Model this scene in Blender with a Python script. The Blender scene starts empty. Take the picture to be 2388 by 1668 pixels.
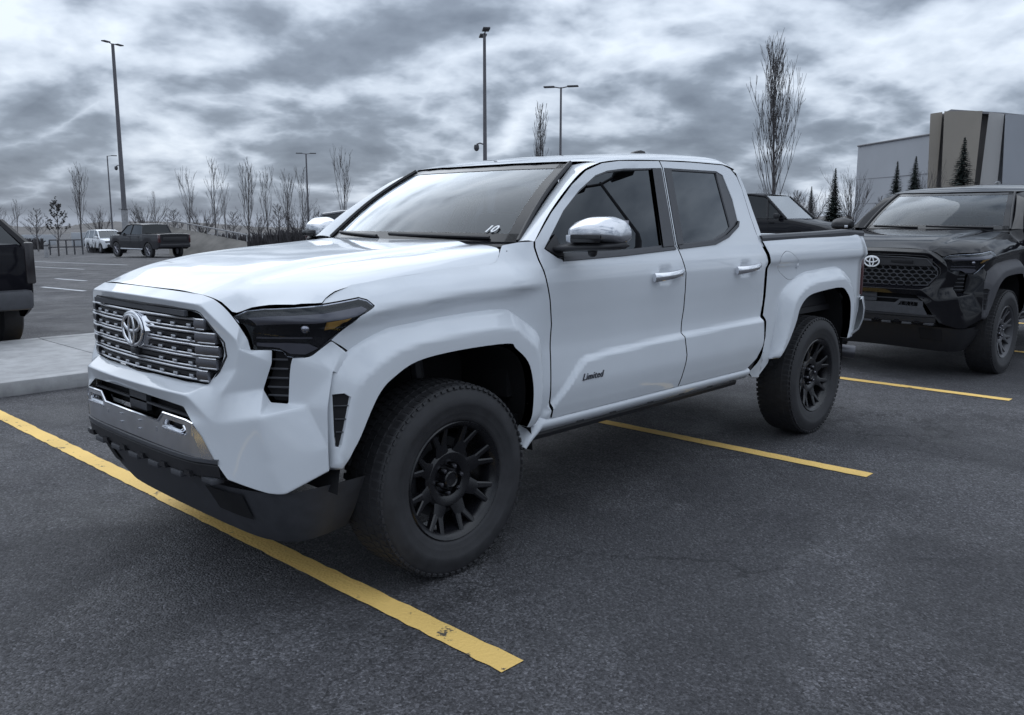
import bpy, bmesh, math, random
import numpy as np
from mathutils import Vector, Matrix, geometry
R = math.radians
SC = bpy.context.scene
COL = SC.collection

# ------------------------------------------------------------------ camera
cd = bpy.data.cameras.new('camera'); cam = bpy.data.objects.new('camera', cd); COL.objects.link(cam)
SC.camera = cam
cd.sensor_fit = 'HORIZONTAL'; cd.sensor_width = 36.0
cd.lens = 36.0*2013.33/2388.0; cd.clip_start = 0.05; cd.clip_end = 9000
YAW, PIT = 0.806817, 0.160016
fw = Vector((math.sin(YAW)*math.cos(PIT), math.cos(YAW)*math.cos(PIT), -math.sin(PIT)))
rt = Vector((math.cos(YAW), -math.sin(YAW), 0)); up = rt.cross(fw)
CAM = Vector((-2.31528, -3.47207, 1.47211))
cam.matrix_world = Matrix(((rt.x, up.x, -fw.x, CAM.x), (rt.y, up.y, -fw.y, CAM.y), (rt.z, up.z, -fw.z, CAM.z), (0, 0, 0, 1)))

# ------------------------------------------------------------------ node helpers
def nd(nt, t, **k):
    n = nt.nodes.new(t)
    for a, b in k.items():
        if a.startswith('i_'):
            key = a[2:]
            key = int(key) if key.isdigit() else key.replace('_', ' ')
            n.inputs[key].default_value = b
        else: setattr(n, a, b)
    return n
def ramp(nt, fac, stops, mode='LINEAR'):
    n = nt.nodes.new('ShaderNodeValToRGB'); cr_ = n.color_ramp; cr_.interpolation = mode
    while len(cr_.elements) < len(stops): cr_.elements.new(0.5)
    for e, (p, c) in zip(cr_.elements, stops):
        e.position = p; e.color = (c, c, c, 1) if isinstance(c, (int, float)) else (*c, 1)
    nt.links.new(fac, n.inputs[0]); return n.outputs[0]
def vmath(nt, op, a, b=None):
    n = nt.nodes.new('ShaderNodeMath'); n.operation = op
    for i, v in enumerate((a, b)):
        if v is None: continue
        if isinstance(v, (int, float)): n.inputs[i].default_value = v
        else: nt.links.new(v, n.inputs[i])
    return n.outputs[0]
def mixc(nt, fac, a, b, typ='MIX'):
    n = nt.nodes.new('ShaderNodeMix'); n.data_type = 'RGBA'; n.blend_type = typ
    for s, v in ((n.inputs[0], fac), (n.inputs[6], a), (n.inputs[7], b)):
        if isinstance(v, (int, float)): s.default_value = v
        elif isinstance(v, tuple): s.default_value = (*v, 1)
        else: nt.links.new(v, s)
    return n.outputs[2]

# ------------------------------------------------------------------ world: nishita sky under a broken cloud deck
SUN_EL, SUN_AZ = R(44), R(20)          # azimuth from +y towards +x
W = bpy.data.worlds.new('World'); SC.world = W; W.use_nodes = True
wt = W.node_tree; wt.nodes.clear()
sky = nd(wt, 'ShaderNodeTexSky', sky_type='NISHITA', sun_disc=False, sun_elevation=SUN_EL, sun_rotation=SUN_AZ)
tc = nd(wt, 'ShaderNodeTexCoord'); sep = nd(wt, 'ShaderNodeSeparateXYZ'); wt.links.new(tc.outputs['Generated'], sep.inputs[0])
den = vmath(wt, 'ADD', vmath(wt, 'MAXIMUM', sep.outputs[2], 0.0), 0.33)
comb = nd(wt, 'ShaderNodeCombineXYZ')
wt.links.new(vmath(wt, 'DIVIDE', sep.outputs[0], den), comb.inputs[0]); wt.links.new(vmath(wt, 'DIVIDE', sep.outputs[1], den), comb.inputs[1])
def cloud_noise(scale, detail, rough, off, dist=0.0, st=(1, 1, 1)):
    mp = nd(wt, 'ShaderNodeMapping'); mp.inputs['Location'].default_value = off; mp.inputs['Scale'].default_value = st
    mp.inputs['Rotation'].default_value = (0, 0, R(44))
    wt.links.new(comb.outputs[0], mp.inputs[0])
    n = nd(wt, 'ShaderNodeTexNoise', i_Scale=scale, i_Detail=detail, i_Roughness=rough, i_Distortion=dist)
    wt.links.new(mp.outputs[0], n.inputs[0]); return n.outputs[0]
def deck(off):
    o = lambda v: (v[0]+off[0], v[1]+off[1], v[2])
    a_ = cloud_noise(1.95, 8.0, 0.51, o((3.7, 1.2, 0.0)), 0.10)
    b_ = cloud_noise(0.80, 3.0, 0.5, o((9.1, 4.4, 2.0)), 0.2)
    bl = vmath(wt, 'ABSOLUTE', vmath(wt, 'SUBTRACT', cloud_noise(2.9, 5.0, 0.5, o((1.1, 7.4, 5.0)), 0.15), 0.5))     # billows: rounded lumps with sharp creases
    return vmath(wt, 'ADD', vmath(wt, 'MULTIPLY', a_, 0.46), vmath(wt, 'ADD', vmath(wt, 'MULTIPLY', b_, 0.44), vmath(wt, 'MULTIPLY', vmath(wt, 'SUBTRACT', 0.16, bl), 0.58)))
n1 = deck((0, 0)); n2 = deck((0.035, 0.10))
# thin parts glow, and the flank turned towards the hidden sun is lighter than the far flank
nn = vmath(wt, 'ADD', n1, vmath(wt, 'MULTIPLY', vmath(wt, 'SUBTRACT', n1, n2), 0.80))
# the deck looks thinner overhead than along its base near the horizon
nn = vmath(wt, 'ADD', nn, vmath(wt, 'MULTIPLY', vmath(wt, 'SUBTRACT', vmath(wt, 'MINIMUM', vmath(wt, 'MAXIMUM', sep.outputs[2], 0.0), 0.5), 0.07), 0.20))
cl = ramp(wt, nn, [(0.33, (0.150, 0.182, 0.235)), (0.44, (0.215, 0.257, 0.322)), (0.485, (0.290, 0.342, 0.420)), (0.525, (0.395, 0.455, 0.545)), (0.575, (0.51, 0.578, 0.675)), (0.67, (0.67, 0.74, 0.835))])
clear = mixc(wt, 1.0, sky.outputs[0], (0.10, 0.10, 0.10), 'MULTIPLY')
cov = ramp(wt, nn, [(0.62, 0.97), (0.80, 0.85)])
skyc = mixc(wt, cov, clear, cl)
# below the horizon (never seen past the ground sheet): dull ground tone
gfac = ramp(wt, sep.outputs[2], [(0.0, 0.0), (0.004, 1.0)])
skyc = mixc(wt, gfac, (0.30, 0.34, 0.41), skyc)
lum = vmath(wt, 'ADD', 0.97, vmath(wt, 'MULTIPLY', vmath(wt, 'MAXIMUM', sep.outputs[2], 0.0), 0.65))   # overcast sky brightens towards the zenith
cmb = nd(wt, 'ShaderNodeCombineXYZ'); [wt.links.new(lum, cmb.inputs[i]) for i in range(3)]
skyc = mixc(wt, 1.0, skyc, cmb.outputs[0], 'MULTIPLY')
bg = nd(wt, 'ShaderNodeBackground', i_Strength=1.0); wt.links.new(skyc, bg.inputs[0])
wo = nd(wt, 'ShaderNodeOutputWorld'); wt.links.new(bg.outputs[0], wo.inputs[0])

# ------------------------------------------------------------------ sun behind the clouds
sd = bpy.data.lights.new('sun', 'SUN'); sd.energy = 0.62; sd.angle = R(60); sd.color = (0.93, 0.965, 1.0)
so = bpy.data.objects.new('sun', sd); COL.objects.link(so)
sdir = Vector((math.sin(SUN_AZ)*math.cos(SUN_EL), math.cos(SUN_AZ)*math.cos(SUN_EL), math.sin(SUN_EL)))
so.rotation_euler = sdir.to_track_quat('Z', 'Y').to_euler(); so.location = (0, 0, 40)

SC.view_settings.view_transform = 'Standard'; SC.view_settings.look = 'None'
SC.view_settings.exposure = 0.26; SC.view_settings.gamma = 1.0
SC.render.engine = 'CYCLES'

# ------------------------------------------------------------------ materials
MATS = {}
def mat(name, col, rough=0.5, metal=0.0, coat=0.0, spec=0.5, noise=None, bump=None, emit=None, coat_rough=0.03):
    """principled material; noise=(scale, amount, detail) varies the colour, bump=(scale, strength, distance)"""
    if name in MATS: return MATS[name]
    m = bpy.data.materials.new(name); m.use_nodes = True; nt = m.node_tree; b = nt.nodes['Principled BSDF']
    b.inputs['Base Color'].default_value = (*col, 1); b.inputs['Roughness'].default_value = rough
    b.inputs['Metallic'].default_value = metal; b.inputs['Coat Weight'].default_value = coat
    b.inputs['Coat Roughness'].default_value = coat_rough; b.inputs['Specular IOR Level'].default_value = spec
    tcn = nd(nt, 'ShaderNodeTexCoord')
    sc, am, de = noise or (14.0, 0.06, 4.0)
    n = nd(nt, 'ShaderNodeTexNoise', i_Scale=sc, i_Detail=de, i_Roughness=0.6); nt.links.new(tcn.outputs['Object'], n.inputs[0])
    lo = tuple(c*(1-am) for c in col); hi = tuple(min(1, c*(1+am)) for c in col)
    nt.links.new(ramp(nt, n.outputs[0], [(0.3, lo), (0.7, hi)]), b.inputs['Base Color'])
    nt.links.new(ramp(nt, n.outputs[0], [(0.3, max(0, rough-0.03)), (0.7, min(1, rough+0.04))]), b.inputs['Roughness'])
    if bump:
        n2 = nd(nt, 'ShaderNodeTexNoise', i_Scale=bump[0], i_Detail=5.0, i_Roughness=0.6); nt.links.new(tcn.outputs['Object'], n2.inputs[0])
        bp = nd(nt, 'ShaderNodeBump', i_Strength=bump[1], i_Distance=bump[2]); nt.links.new(n2.outputs[0], bp.inputs['Height'])
        nt.links.new(bp.outputs[0], b.inputs['Normal'])
    if emit: b.inputs['Emission Color'].default_value = (*emit, 1); b.inputs['Emission Strength'].default_value = 1.0
    MATS[name] = m; return m
def glass(name, tint, refl=1.0, rough=0.0):
    if name in MATS: return MATS[name]
    m = bpy.data.materials.new(name); m.use_nodes = True; nt = m.node_tree; nt.nodes.clear()
    tr = nd(nt, 'ShaderNodeBsdfTransparent'); tr.inputs[0].default_value = (*tint, 1)
    gl = nd(nt, 'ShaderNodeBsdfGlossy', i_Roughness=rough); gl.inputs[0].default_value = (refl*.90, refl*.95, refl, 1)
    ge = nd(nt, 'ShaderNodeNewGeometry'); dp = nd(nt, 'ShaderNodeVectorMath', operation='DOT_PRODUCT')
    nt.links.new(ge.outputs['Normal'], dp.inputs[0]); nt.links.new(ge.outputs['Incoming'], dp.inputs[1])
    c1 = vmath(nt, 'SUBTRACT', 1.0, vmath(nt, 'MINIMUM', vmath(nt, 'ABSOLUTE', dp.outputs['Value']), 1.0))
    # both faces of the pane reflect
    f2 = vmath(nt, 'MINIMUM', vmath(nt, 'ADD', 0.040, vmath(nt, 'MULTIPLY', vmath(nt, 'POWER', c1, 4.0), 1.45)), 1.0)
    mx = nd(nt, 'ShaderNodeMixShader'); nt.links.new(f2, mx.inputs[0]); nt.links.new(tr.outputs[0], mx.inputs[1]); nt.links.new(gl.outputs[0], mx.inputs[2])
    o = nd(nt, 'ShaderNodeOutputMaterial'); nt.links.new(mx.outputs[0], o.inputs[0]); MATS[name] = m; return m
WHITE = mat('white_paint', (0.64, 0.67, 0.71), 0.42, coat=1.0, spec=0.15, noise=(3.0, 0.02, 2), coat_rough=0.035)
BLACKP = mat('black_paint', (0.006, 0.006, 0.008), 0.45, coat=0.70, spec=0.0, noise=(3.0, 0.1, 2), coat_rough=0.07)
FLARE_D = mat('flare_plastic', (0.045, 0.045, 0.052), 0.55, bump=(400, 0.1, 0.001))
PLASTIC = mat('black_plastic', (0.017, 0.017, 0.020), 0.50, noise=(40, 0.15, 4), bump=(300, 0.15, 0.001))
PLAST_G = mat('grey_plastic', (0.050, 0.052, 0.060), 0.55, noise=(20, 0.15, 4), bump=(300, 0.15, 0.001))
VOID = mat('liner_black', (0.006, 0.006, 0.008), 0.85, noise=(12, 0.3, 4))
RUBBER = mat('tyre_rubber', (0.024, 0.024, 0.027), 0.66, noise=(18, 0.25, 5), bump=(120, 0.25, 0.002))
RIMB = mat('black_rim', (0.007, 0.007, 0.009), 0.27, noise=(20, 0.15, 3))
RIMG = mat('grey_rim', (0.075, 0.075, 0.082), 0.4, metal=0.3)
RIMS = mat('silver_rim', (0.33, 0.33, 0.36), 0.35, metal=0.8)
CHROME = mat('chrome', (0.80, 0.81, 0.84), 0.13, metal=1.0, noise=(9, 0.03, 2))
CHROMEM = mat('mirror_chrome', (0.58, 0.59, 0.62), 0.16, metal=1.0, noise=(9, 0.03, 2))
SATIN = mat('satin_silver', (0.62, 0.63, 0.66), 0.30, metal=1.0, noise=(9, 0.05, 2))
DKCHROME = mat('dark_chrome', (0.20, 0.20, 0.22), 0.22, metal=1.0, noise=(9, 0.05, 2))
BAREND = mat('bar_end_satin', (0.20, 0.20, 0.22), 0.32, metal=1.0, noise=(9, 0.05, 2))
PIPE = mat('exhaust_steel', (0.10, 0.10, 0.11), 0.35, metal=0.7)
GLOSSK = mat('gloss_black', (0.008, 0.008, 0.010), 0.15)
TRIMG = mat('window_trim', (0.045, 0.047, 0.055), 0.35)
HOUSING = mat('lamp_housing', (0.19, 0.19, 0.21), 0.30, metal=0.3)
HOUS_K = mat('lamp_black', (0.012, 0.012, 0.015), 0.25)
AMBER = mat('amber_reflector', (0.70, 0.40, 0.09), 0.25)
REDL = mat('tail_red', (0.055, 0.008, 0.010), 0.15, coat=1.0)
WHITEP = mat('white_marker', (0.85, 0.86, 0.88), 0.5)
SEATM = mat('seat_cloth', (0.055, 0.055, 0.065), 0.8)
DASHM = mat('dash_plastic', (0.05, 0.05, 0.056), 0.6)
STEEL = mat('chassis_steel', (0.03, 0.03, 0.034), 0.6, noise=(25, 0.3, 4))
G_WS = glass('windshield_glass', (0.52, 0.60, 0.68))
G_SIDE = glass('side_glass', (0.028, 0.030, 0.036))
G_DARK = glass('privacy_glass', (0.035, 0.037, 0.042))
G_LENS = glass('lens_glass', (0.62, 0.62, 0.65))

# ------------------------------------------------------------------ object helpers
def link(o, parent=None):
    COL.objects.link(o)
    if parent is not None: o.parent = parent
    return o
def meshobj(name, verts, faces, m, parent=None, smooth=True, normals=None, sharp=None):
    me = bpy.data.meshes.new(name)
    me.from_pydata([tuple(map(float, v)) for v in verts], [], [tuple(int(i) for i in f) for f in faces]); me.update()
    if smooth:
        me.polygons.foreach_set('use_smooth', [True]*len(me.polygons))
        if sharp: me.set_sharp_from_angle(angle=R(sharp))
    if normals is not None: me.normals_split_custom_set_from_vertices([tuple(n) for n in normals])
    for mm in (m if isinstance(m, (list, tuple)) else [m]): me.materials.append(mm)
    return link(bpy.data.objects.new(name, me), parent)
def bmobj(name, bm, m, parent=None, sharp=35):
    me = bpy.data.meshes.new(name); bm.normal_update(); bm.to_mesh(me); bm.free()
    me.polygons.foreach_set('use_smooth', [True]*len(me.polygons)); me.set_sharp_from_angle(angle=R(sharp))
    for mm in (m if isinstance(m, (list, tuple)) else [m]): me.materials.append(mm)
    return link(bpy.data.objects.new(name, me), parent)
def empty(name, loc=(0, 0, 0), rz=0.0, parent=None):
    o = bpy.data.objects.new(name, None); o.location = loc; o.rotation_euler = (0, 0, rz); o.empty_display_size = 0.2
    return link(o, parent)
def tag(o, label=None, cat=None, group=None, kind=None):
    if label: o['label'] = label
    if cat: o['category'] = cat
    if group: o['group'] = group
    if kind: o['kind'] = kind
    return o
def bm_box(bm, c, s, rot=None, bev=0.0):
    mtx = Matrix.Translation(c) @ (rot if rot is not None else Matrix.Identity(4)) @ Matrix.Diagonal((*s, 1))
    r = bmesh.ops.create_cube(bm, size=1.0, matrix=mtx)
    if bev:
        es = {e for v in r['verts'] for e in v.link_edges}
        bmesh.ops.bevel(bm, geom=list(es), offset=bev, segments=2, affect='EDGES', profile=0.5)
def bm_tube(bm, pts, rad, n=8, caps=True):
    """tube through pts; rad a number or one per point"""
    pts = [Vector(p) for p in pts]; rings = []
    rads = rad if isinstance(rad, (list, tuple)) else [rad]*len(pts)
    for i, p in enumerate(pts):
        d = (pts[min(i+1, len(pts)-1)]-pts[max(i-1, 0)]).normalized()
        a = d.orthogonal().normalized() if i == 0 else (pa - d*pa.dot(d)).normalized()
        pa = a; b = d.cross(a)
        rings.append([bm.verts.new(p+(a*math.cos(t)+b*math.sin(t))*rads[i]) for t in [2*math.pi*k/n for k in range(n)]])
    for r0, r1 in zip(rings, rings[1:]):
        for k in range(n): bm.faces.new((r0[k], r0[(k+1) % n], r1[(k+1) % n], r1[k]))
    if caps and n > 2:
        bm.faces.new(rings[0][::-1]); bm.faces.new(rings[-1])
def box(name, c, s, m, parent=None, rot=None, bev=0.0):
    bm = bmesh.new(); bm_box(bm, c, s, rot, bev); return bmobj(name, bm, m, parent)
def tube(name, pts, rad, m, parent=None, n=8):
    bm = bmesh.new(); bm_tube(bm, pts, rad, n); return bmobj(name, bm, m, parent)
def grid_mesh(name, P, m, parent=None, closed_u=False, sharp=None):
    """P[i][j] grid of points -> mesh"""
    P = np.asarray(P); a, b = P.shape[:2]; f = []
    for i in range(a if closed_u else a-1):
        for j in range(b-1):
            f.append((i*b+j, ((i+1) % a)*b+j, ((i+1) % a)*b+j+1, i*b+j+1))
    return meshobj(name, P.reshape(-1, 3), f, m, parent, sharp=sharp)
def lathe(bm, prof, c, axis='y', n=48, close=True):
    """prof: (along axis, radius) list"""
    rings = []
    for t in range(n):
        a = 2*math.pi*t/n; ca, sa = math.cos(a), math.sin(a)
        if axis == 'y': rings.append([bm.verts.new((c[0]+r*ca, c[1]+h, c[2]+r*sa)) for h, r in prof])
        elif axis == 'z': rings.append([bm.verts.new((c[0]+r*ca, c[1]+r*sa, c[2]+h)) for h, r in prof])
        else: rings.append([bm.verts.new((c[0]+h, c[1]+r*ca, c[2]+r*sa)) for h, r in prof])
    for t in range(n):
        r0, r1 = rings[t], rings[(t+1) % n]
        for k in range(len(prof)-1): bm.faces.new((r0[k], r0[k+1], r1[k+1], r1[k]))
    return rings

# ------------------------------------------------------------------ curves and surface panels
def smst(a, b, x):
    t = np.clip((np.asarray(x, float)-a)/(b-a), 0, 1); return t*t*(3-2*t)
def pch(xs, ys):
    """monotone cubic interpolation"""
    xs = np.array(xs, float); ys = np.array(ys, float); h = np.diff(xs); d = np.diff(ys)/h; m_ = np.zeros(len(xs))
    for i in range(1, len(xs)-1):
        if d[i-1]*d[i] > 0:
            w1 = 2*h[i]+h[i-1]; w2 = h[i]+2*h[i-1]; m_[i] = (w1+w2)/(w1/d[i-1]+w2/d[i])
    m_[0] = d[0]; m_[-1] = d[-1]
    def f(x):
        x = np.clip(np.asarray(x, float), xs[0], xs[-1]); i = np.clip(np.searchsorted(xs, x)-1, 0, len(xs)-2)
        t = (x-xs[i])/h[i]
        return ys[i]*(1+2*t)*(1-t)**2 + h[i]*m_[i]*t*(1-t)**2 + ys[i+1]*t*t*(3-2*t) + h[i]*m_[i+1]*t*t*(t-1)
    return f
def table2(us, vs, Z):
    """smooth bicubic-ish table lookup z(u,v)"""
    Z = np.array(Z, float); gu = np.linspace(us[0], us[-1], 161); gv = np.linspace(vs[0], vs[-1], 121)
    A = np.stack([pch(vs, Z[i])(gv) for i in range(len(us))]); B = np.stack([pch(us, A[:, j])(gu) for j in range(len(gv))], 1)
    def f(u, v):
        a = np.clip((np.asarray(u, float)-gu[0])/(gu[1]-gu[0]), 0, 159.999); b = np.clip((np.asarray(v, float)-gv[0])/(gv[1]-gv[0]), 0, 119.999)
        i = a.astype(int); j = b.astype(int); s = a-i; t = b-j
        return B[i, j]*(1-s)*(1-t)+B[i+1, j]*s*(1-t)+B[i, j+1]*(1-s)*t+B[i+1, j+1]*s*t
    return f
def dens(pts, step, closed=True):
    pts = [np.array(p, float) for p in pts]; out = []
    rng = range(len(pts)) if closed else range(len(pts)-1)
    for i in rng:
        a, b = pts[i], pts[(i+1) % len(pts)]; n = max(1, int(math.ceil(np.linalg.norm(b-a)/step)))
        out += [a+(b-a)*k/n for k in range(n)]
    if not closed: out.append(pts[-1])
    return np.array(out)
def crm(pts, n=6, closed=False):
    """catmull-rom through pts"""
    p = [np.array(a, float) for a in pts]; N = len(p); out = []
    g = (lambda i: p[i % N]) if closed else (lambda i: p[min(max(i, 0), N-1)])
    for i in range(N if closed else N-1):
        a, b, c, d = g(i-1), g(i), g(i+1), g(i+2)
        for k in range(n):
            t = k/n; out.append(0.5*((2*b)+(c-a)*t+(2*a-5*b+4*c-d)*t*t+(3*b-a-3*c+d)*t**3))
    if not closed: out.append(p[-1])
    return [tuple(o) for o in out]
def inpoly(P, poly):
    x, y = P[:, 0], P[:, 1]; c = np.zeros(len(P), bool); j = len(poly)-1
    for i in range(len(poly)):
        xi, yi = poly[i]; xj, yj = poly[j]
        m_ = ((yi > y) != (yj > y)); 
        with np.errstate(divide='ignore', invalid='ignore'): xx = (xj-xi)*(y-yi)/(yj-yi)+xi
        c ^= m_ & (x < xx); j = i
    return c
def dpoly(P, poly, closed=True):
    """distance from points to polyline"""
    best = np.full(len(P), 1e9); n = len(poly)
    for i in range(n if closed else n-1):
        a = np.array(poly[i]); b = np.array(poly[(i+1) % n]); ab = b-a; L = ab@ab+1e-12
        t = np.clip(((P-a)@ab)/L, 0, 1); best = np.minimum(best, np.hypot(*(P-(a+t[:, None]*ab)).T))
    return best
def panel(name, outline, fn, m, parent, holes=(), res=0.025, depth=0.014, flip=False, lift=0.0, fold=None):
    """sheet metal: triangulated region of a parametric surface fn(u,v)->xyz with folded edges"""
    loops = [dens(outline, res*0.8)]+[dens(h, res*0.8) for h in holes]
    lo = loops[0].min(0); hi = loops[0].max(0)
    gu, gv = np.meshgrid(np.arange(lo[0]+res*0.37, hi[0], res), np.arange(lo[1]+res*0.41, hi[1], res), indexing='ij')
    gu = gu+0.13*res*((np.arange(gu.shape[1]) % 2)[None, :])
    G = np.stack([gu.ravel(), gv.ravel()], 1)
    if len(G):
        k = inpoly(G, loops[0])
        for h in loops[1:]: k &= ~inpoly(G, h)
        G = G[k]
    if len(G):
        d = np.min([dpoly(G, l) for l in loops], 0); G = G[d > res*0.45]
    V = np.concatenate(loops+[G]) if len(G) else np.concatenate(loops)
    E = []; s = 0
    for l in loops: E += [(s+i, s+(i+1) % len(l)) for i in range(len(l))]; s += len(l)
    cv, ce, cf, *_ = geometry.delaunay_2d_cdt([Vector(p) for p in V.tolist()], E, [], 0, 1e-6)
    cv = np.array([(a.x, a.y) for a in cv]); cf = np.array([f for f in cf if len(f) == 3])
    cen = cv[cf].mean(1); k = inpoly(cen, loops[0])
    for h in loops[1:]: k &= ~inpoly(cen, h)
    cf = cf[k]
    def nrm(P, e=0.004):
        a = fn(P[:, 0]+e, P[:, 1])-fn(P[:, 0]-e, P[:, 1]); b = fn(P[:, 0], P[:, 1]+e)-fn(P[:, 0], P[:, 1]-e)
        n = np.cross(a, b); n /= np.linalg.norm(n, axis=1)[:, None]+1e-12; return -n if flip else n
    N = nrm(cv); X = fn(cv[:, 0], cv[:, 1])+N*lift
    verts = [X]; norms = [N]; faces = [list(f[::-1] if flip else f) for f in cf]; s = len(X)
    if depth:
        for li, l in enumerate(loops):
            n0 = nrm(l); p0 = fn(l[:, 0], l[:, 1])+n0*lift; n = len(l)
            p1 = p0-n0*depth if fold is None else p0+np.array(fold, float)*depth
            t = np.roll(p0, -1, 0)-np.roll(p0, 1, 0); sd_ = np.cross(t, n0); sd_ /= np.linalg.norm(sd_, axis=1)[:, None]+1e-12
            area = 0.5*np.sum(l[:, 0]*np.roll(l[:, 1], -1)-np.roll(l[:, 0], -1)*l[:, 1])
            sg = 1 if (area > 0) else -1
            if flip: sg = -sg
            if li: sg = -sg
            verts += [p0, p1]; sdn = sd_*sg
            mid = sdn+n0; mid /= np.linalg.norm(mid, axis=1)[:, None]+1e-9
            norms += [mid if li == 0 else mid, sdn if li == 0 else -sdn*0+sdn]
            for i in range(n):
                q = (s+i, s+n+i, s+n+(i+1) % n, s+(i+1) % n); faces.append(q[::-1] if (sg > 0) ^ (li > 0) else q)
            s += 2*n
    V3 = np.concatenate(verts); N3 = np.concatenate(norms)
    o = meshobj(name, V3, faces, m, parent, normals=N3); return o
def cage(name, V, F, m, parent, bev=0.007, mirror=True, seg=3, thick=0.0):
    """hand-laid polygon cage (half, y<0 side written with |y|), mirrored across y=0 and edge-rounded"""
    idx = {}; verts = []; faces = []
    def vid(k, s):
        x, y, z = V[k]
        kk = (k, s if abs(y) > 1e-6 else 0)
        if kk not in idx: idx[kk] = len(verts); verts.append((x, -y*s, z))
        return idx[kk]
    for f in F:
        faces.append([vid(k, 1) for k in f])
        if mirror: faces.append([vid(k, -1) for k in f][::-1])
    bm = bmesh.new(); bv = [bm.verts.new(v) for v in verts]
    for f in faces:
        try: bm.faces.new([bv[i] for i in f])
        except ValueError: pass
    bm.normal_update()
    bmesh.ops.recalc_face_normals(bm, faces=bm.faces)
    cl_ = bm.edges.layers.float.new('crease_edge')
    for e in bm.edges:
        if len(e.link_faces) == 2: e[cl_] = 0.0 if e.calc_face_angle(0) < R(9) else min(.74, .40+.36*(math.degrees(e.calc_face_angle(0))-9)/40)
        else: e[cl_] = .8
    o = bmobj(name, bm, m, parent, sharp=180)
    sm = o.modifiers.new('round', 'SUBSURF'); sm.levels = 3; sm.render_levels = 4; sm.boundary_smooth = 'PRESERVE_CORNERS'
    return o
# ------------------------------------------------------------------ pickup body surfaces (x back, y to the truck's right, z up; front axle at x=0)
_zs = pch([-.95, -.60, -.50, -.41, -.16, .08, .33, .60], [1.212, 1.205, 1.208, 1.224, 1.248, 1.266, 1.277, 1.285])
_F = pch([-.85, -.62, -.35, -.20, -.150, -.125, -.112, -.098, -.06, -.03, 0, .05, .085, .12, .20], [.865, .885, .890, .890, .893, .904, .917, .919, .897, .867, .830, .783, .745, .70, .60])
_D = pch([.40, .50, .56, .62, .72, .84, .90, 1.0, 1.10, 1.18, 1.24, 1.28, 1.32, 1.36, 1.85], [.850, .868, .886, .903, .918, .914, .910, .916, .926, .930, .921, .904, .885, .869, .673])
_B = pch([.40, .60, .90, 1.05, 1.13, 1.17, 1.19, 1.21, 1.24, 1.29, 1.33, 1.36, 1.40], [.855, .885, .900, .900, .900, .906, .920, .930, .929, .914, .894, .874, .83])
_tap = pch([-.93, -.87, -.80, -.768, -.712, -.642, -.569, -.517, -.445, -.38, 0], [-.90, -.72, -.46, -.338, -.220, -.122, -.056, -.032, -.010, 0, 0])
RAISE = [(.58, .585), (.67, .664), (.773, .759), (.83, .806), (.87, .816), (1.1, .829), (1.65, .845), (2.75, .860), (2.75, .30), (.58, .30)]
def side_w(x, z, detail=True):
    x = np.asarray(x, float); z = np.asarray(z, float)
    f = _F(z-_zs(x))+_tap(x); d = _D(z); b = _B(z)
    k = smst(.40, .58, x); w = f*(1-k)+d*k
    k2 = smst(2.56, 2.64, x); w = w*(1-k2)+b*k2
    w = w-.035*smst(4.02, 4.22, x)
    if detail:
        P = np.stack([x.ravel(), z.ravel()], 1); q = ((P[:, 0] > .45) & (P[:, 0] < 2.64) & (P[:, 1] < .95))
        add = np.zeros(len(P))
        if q.any():
            dd = dpoly(P[q], RAISE); dd = np.where(inpoly(P[q], RAISE), dd, -dd)
            add[q] = .024*smst(-.013, .012, dd)*smst(.45, .66, P[q][:, 0]+.9*(P[q][:, 1]-.55))
        for hx in (1.50, 2.335):
            add -= .013*np.exp(-((P[:, 0]-hx)/.055)**4-((P[:, 1]-1.178)/.042)**4)
        w = w+add.reshape(x.shape)
    return w
FL_OUT = [(-.585, .565), (-.582, .66), (-.578, .80), (-.565, .90), (-.527, .952), (-.431, 1.018), (-.333, 1.054), (-.248, 1.067), (.025, 1.085), (.30, 1.089), (.383, 1.066), (.469, 1.012), (.526, .964), (.546, .897), (.543, .722), (.538, .59), (.530, .535)]
FL_IN = [(-.545, .572), (-.489, .657), (-.438, .767), (-.395, .840), (-.336, .885), (-.216, .934), (-.005, .952), (.278, .950), (.327, .924), (.406, .856), (.437, .762), (.441, .654), (.432, .555)]
FR_OUT = [(2.752, .570), (2.772, .66), (2.790, .76), (2.820, .919), (2.866, 1.007), (2.973, 1.066), (3.142, 1.117), (3.30, 1.127), (3.62, 1.138), (3.72, 1.120), (3.829, 1.072), (3.889, 1.025), (3.925, .92), (3.93, .75), (3.90, .615)]
FR_IN = [(2.775, .600), (2.855, .677), (2.940, .807), (2.987, .903), (3.096, .968), (3.275, .990), (3.597, .998), (3.705, .957), (3.777, .880), (3.801, .718), (3.782, .622)]
FL_OUT, FL_IN, FR_OUT, FR_IN = [crm(q, 4) for q in (FL_OUT, FL_IN, FR_OUT, FR_IN)]
_HX = [-.87, -.80, -.768, -.712, -.642, -.57, -.50, -.40, -.16, .08, .33, .50]
_HY = [0, .25, .44, .52, .60, .66, .72, .78, .83, .90]
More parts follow.
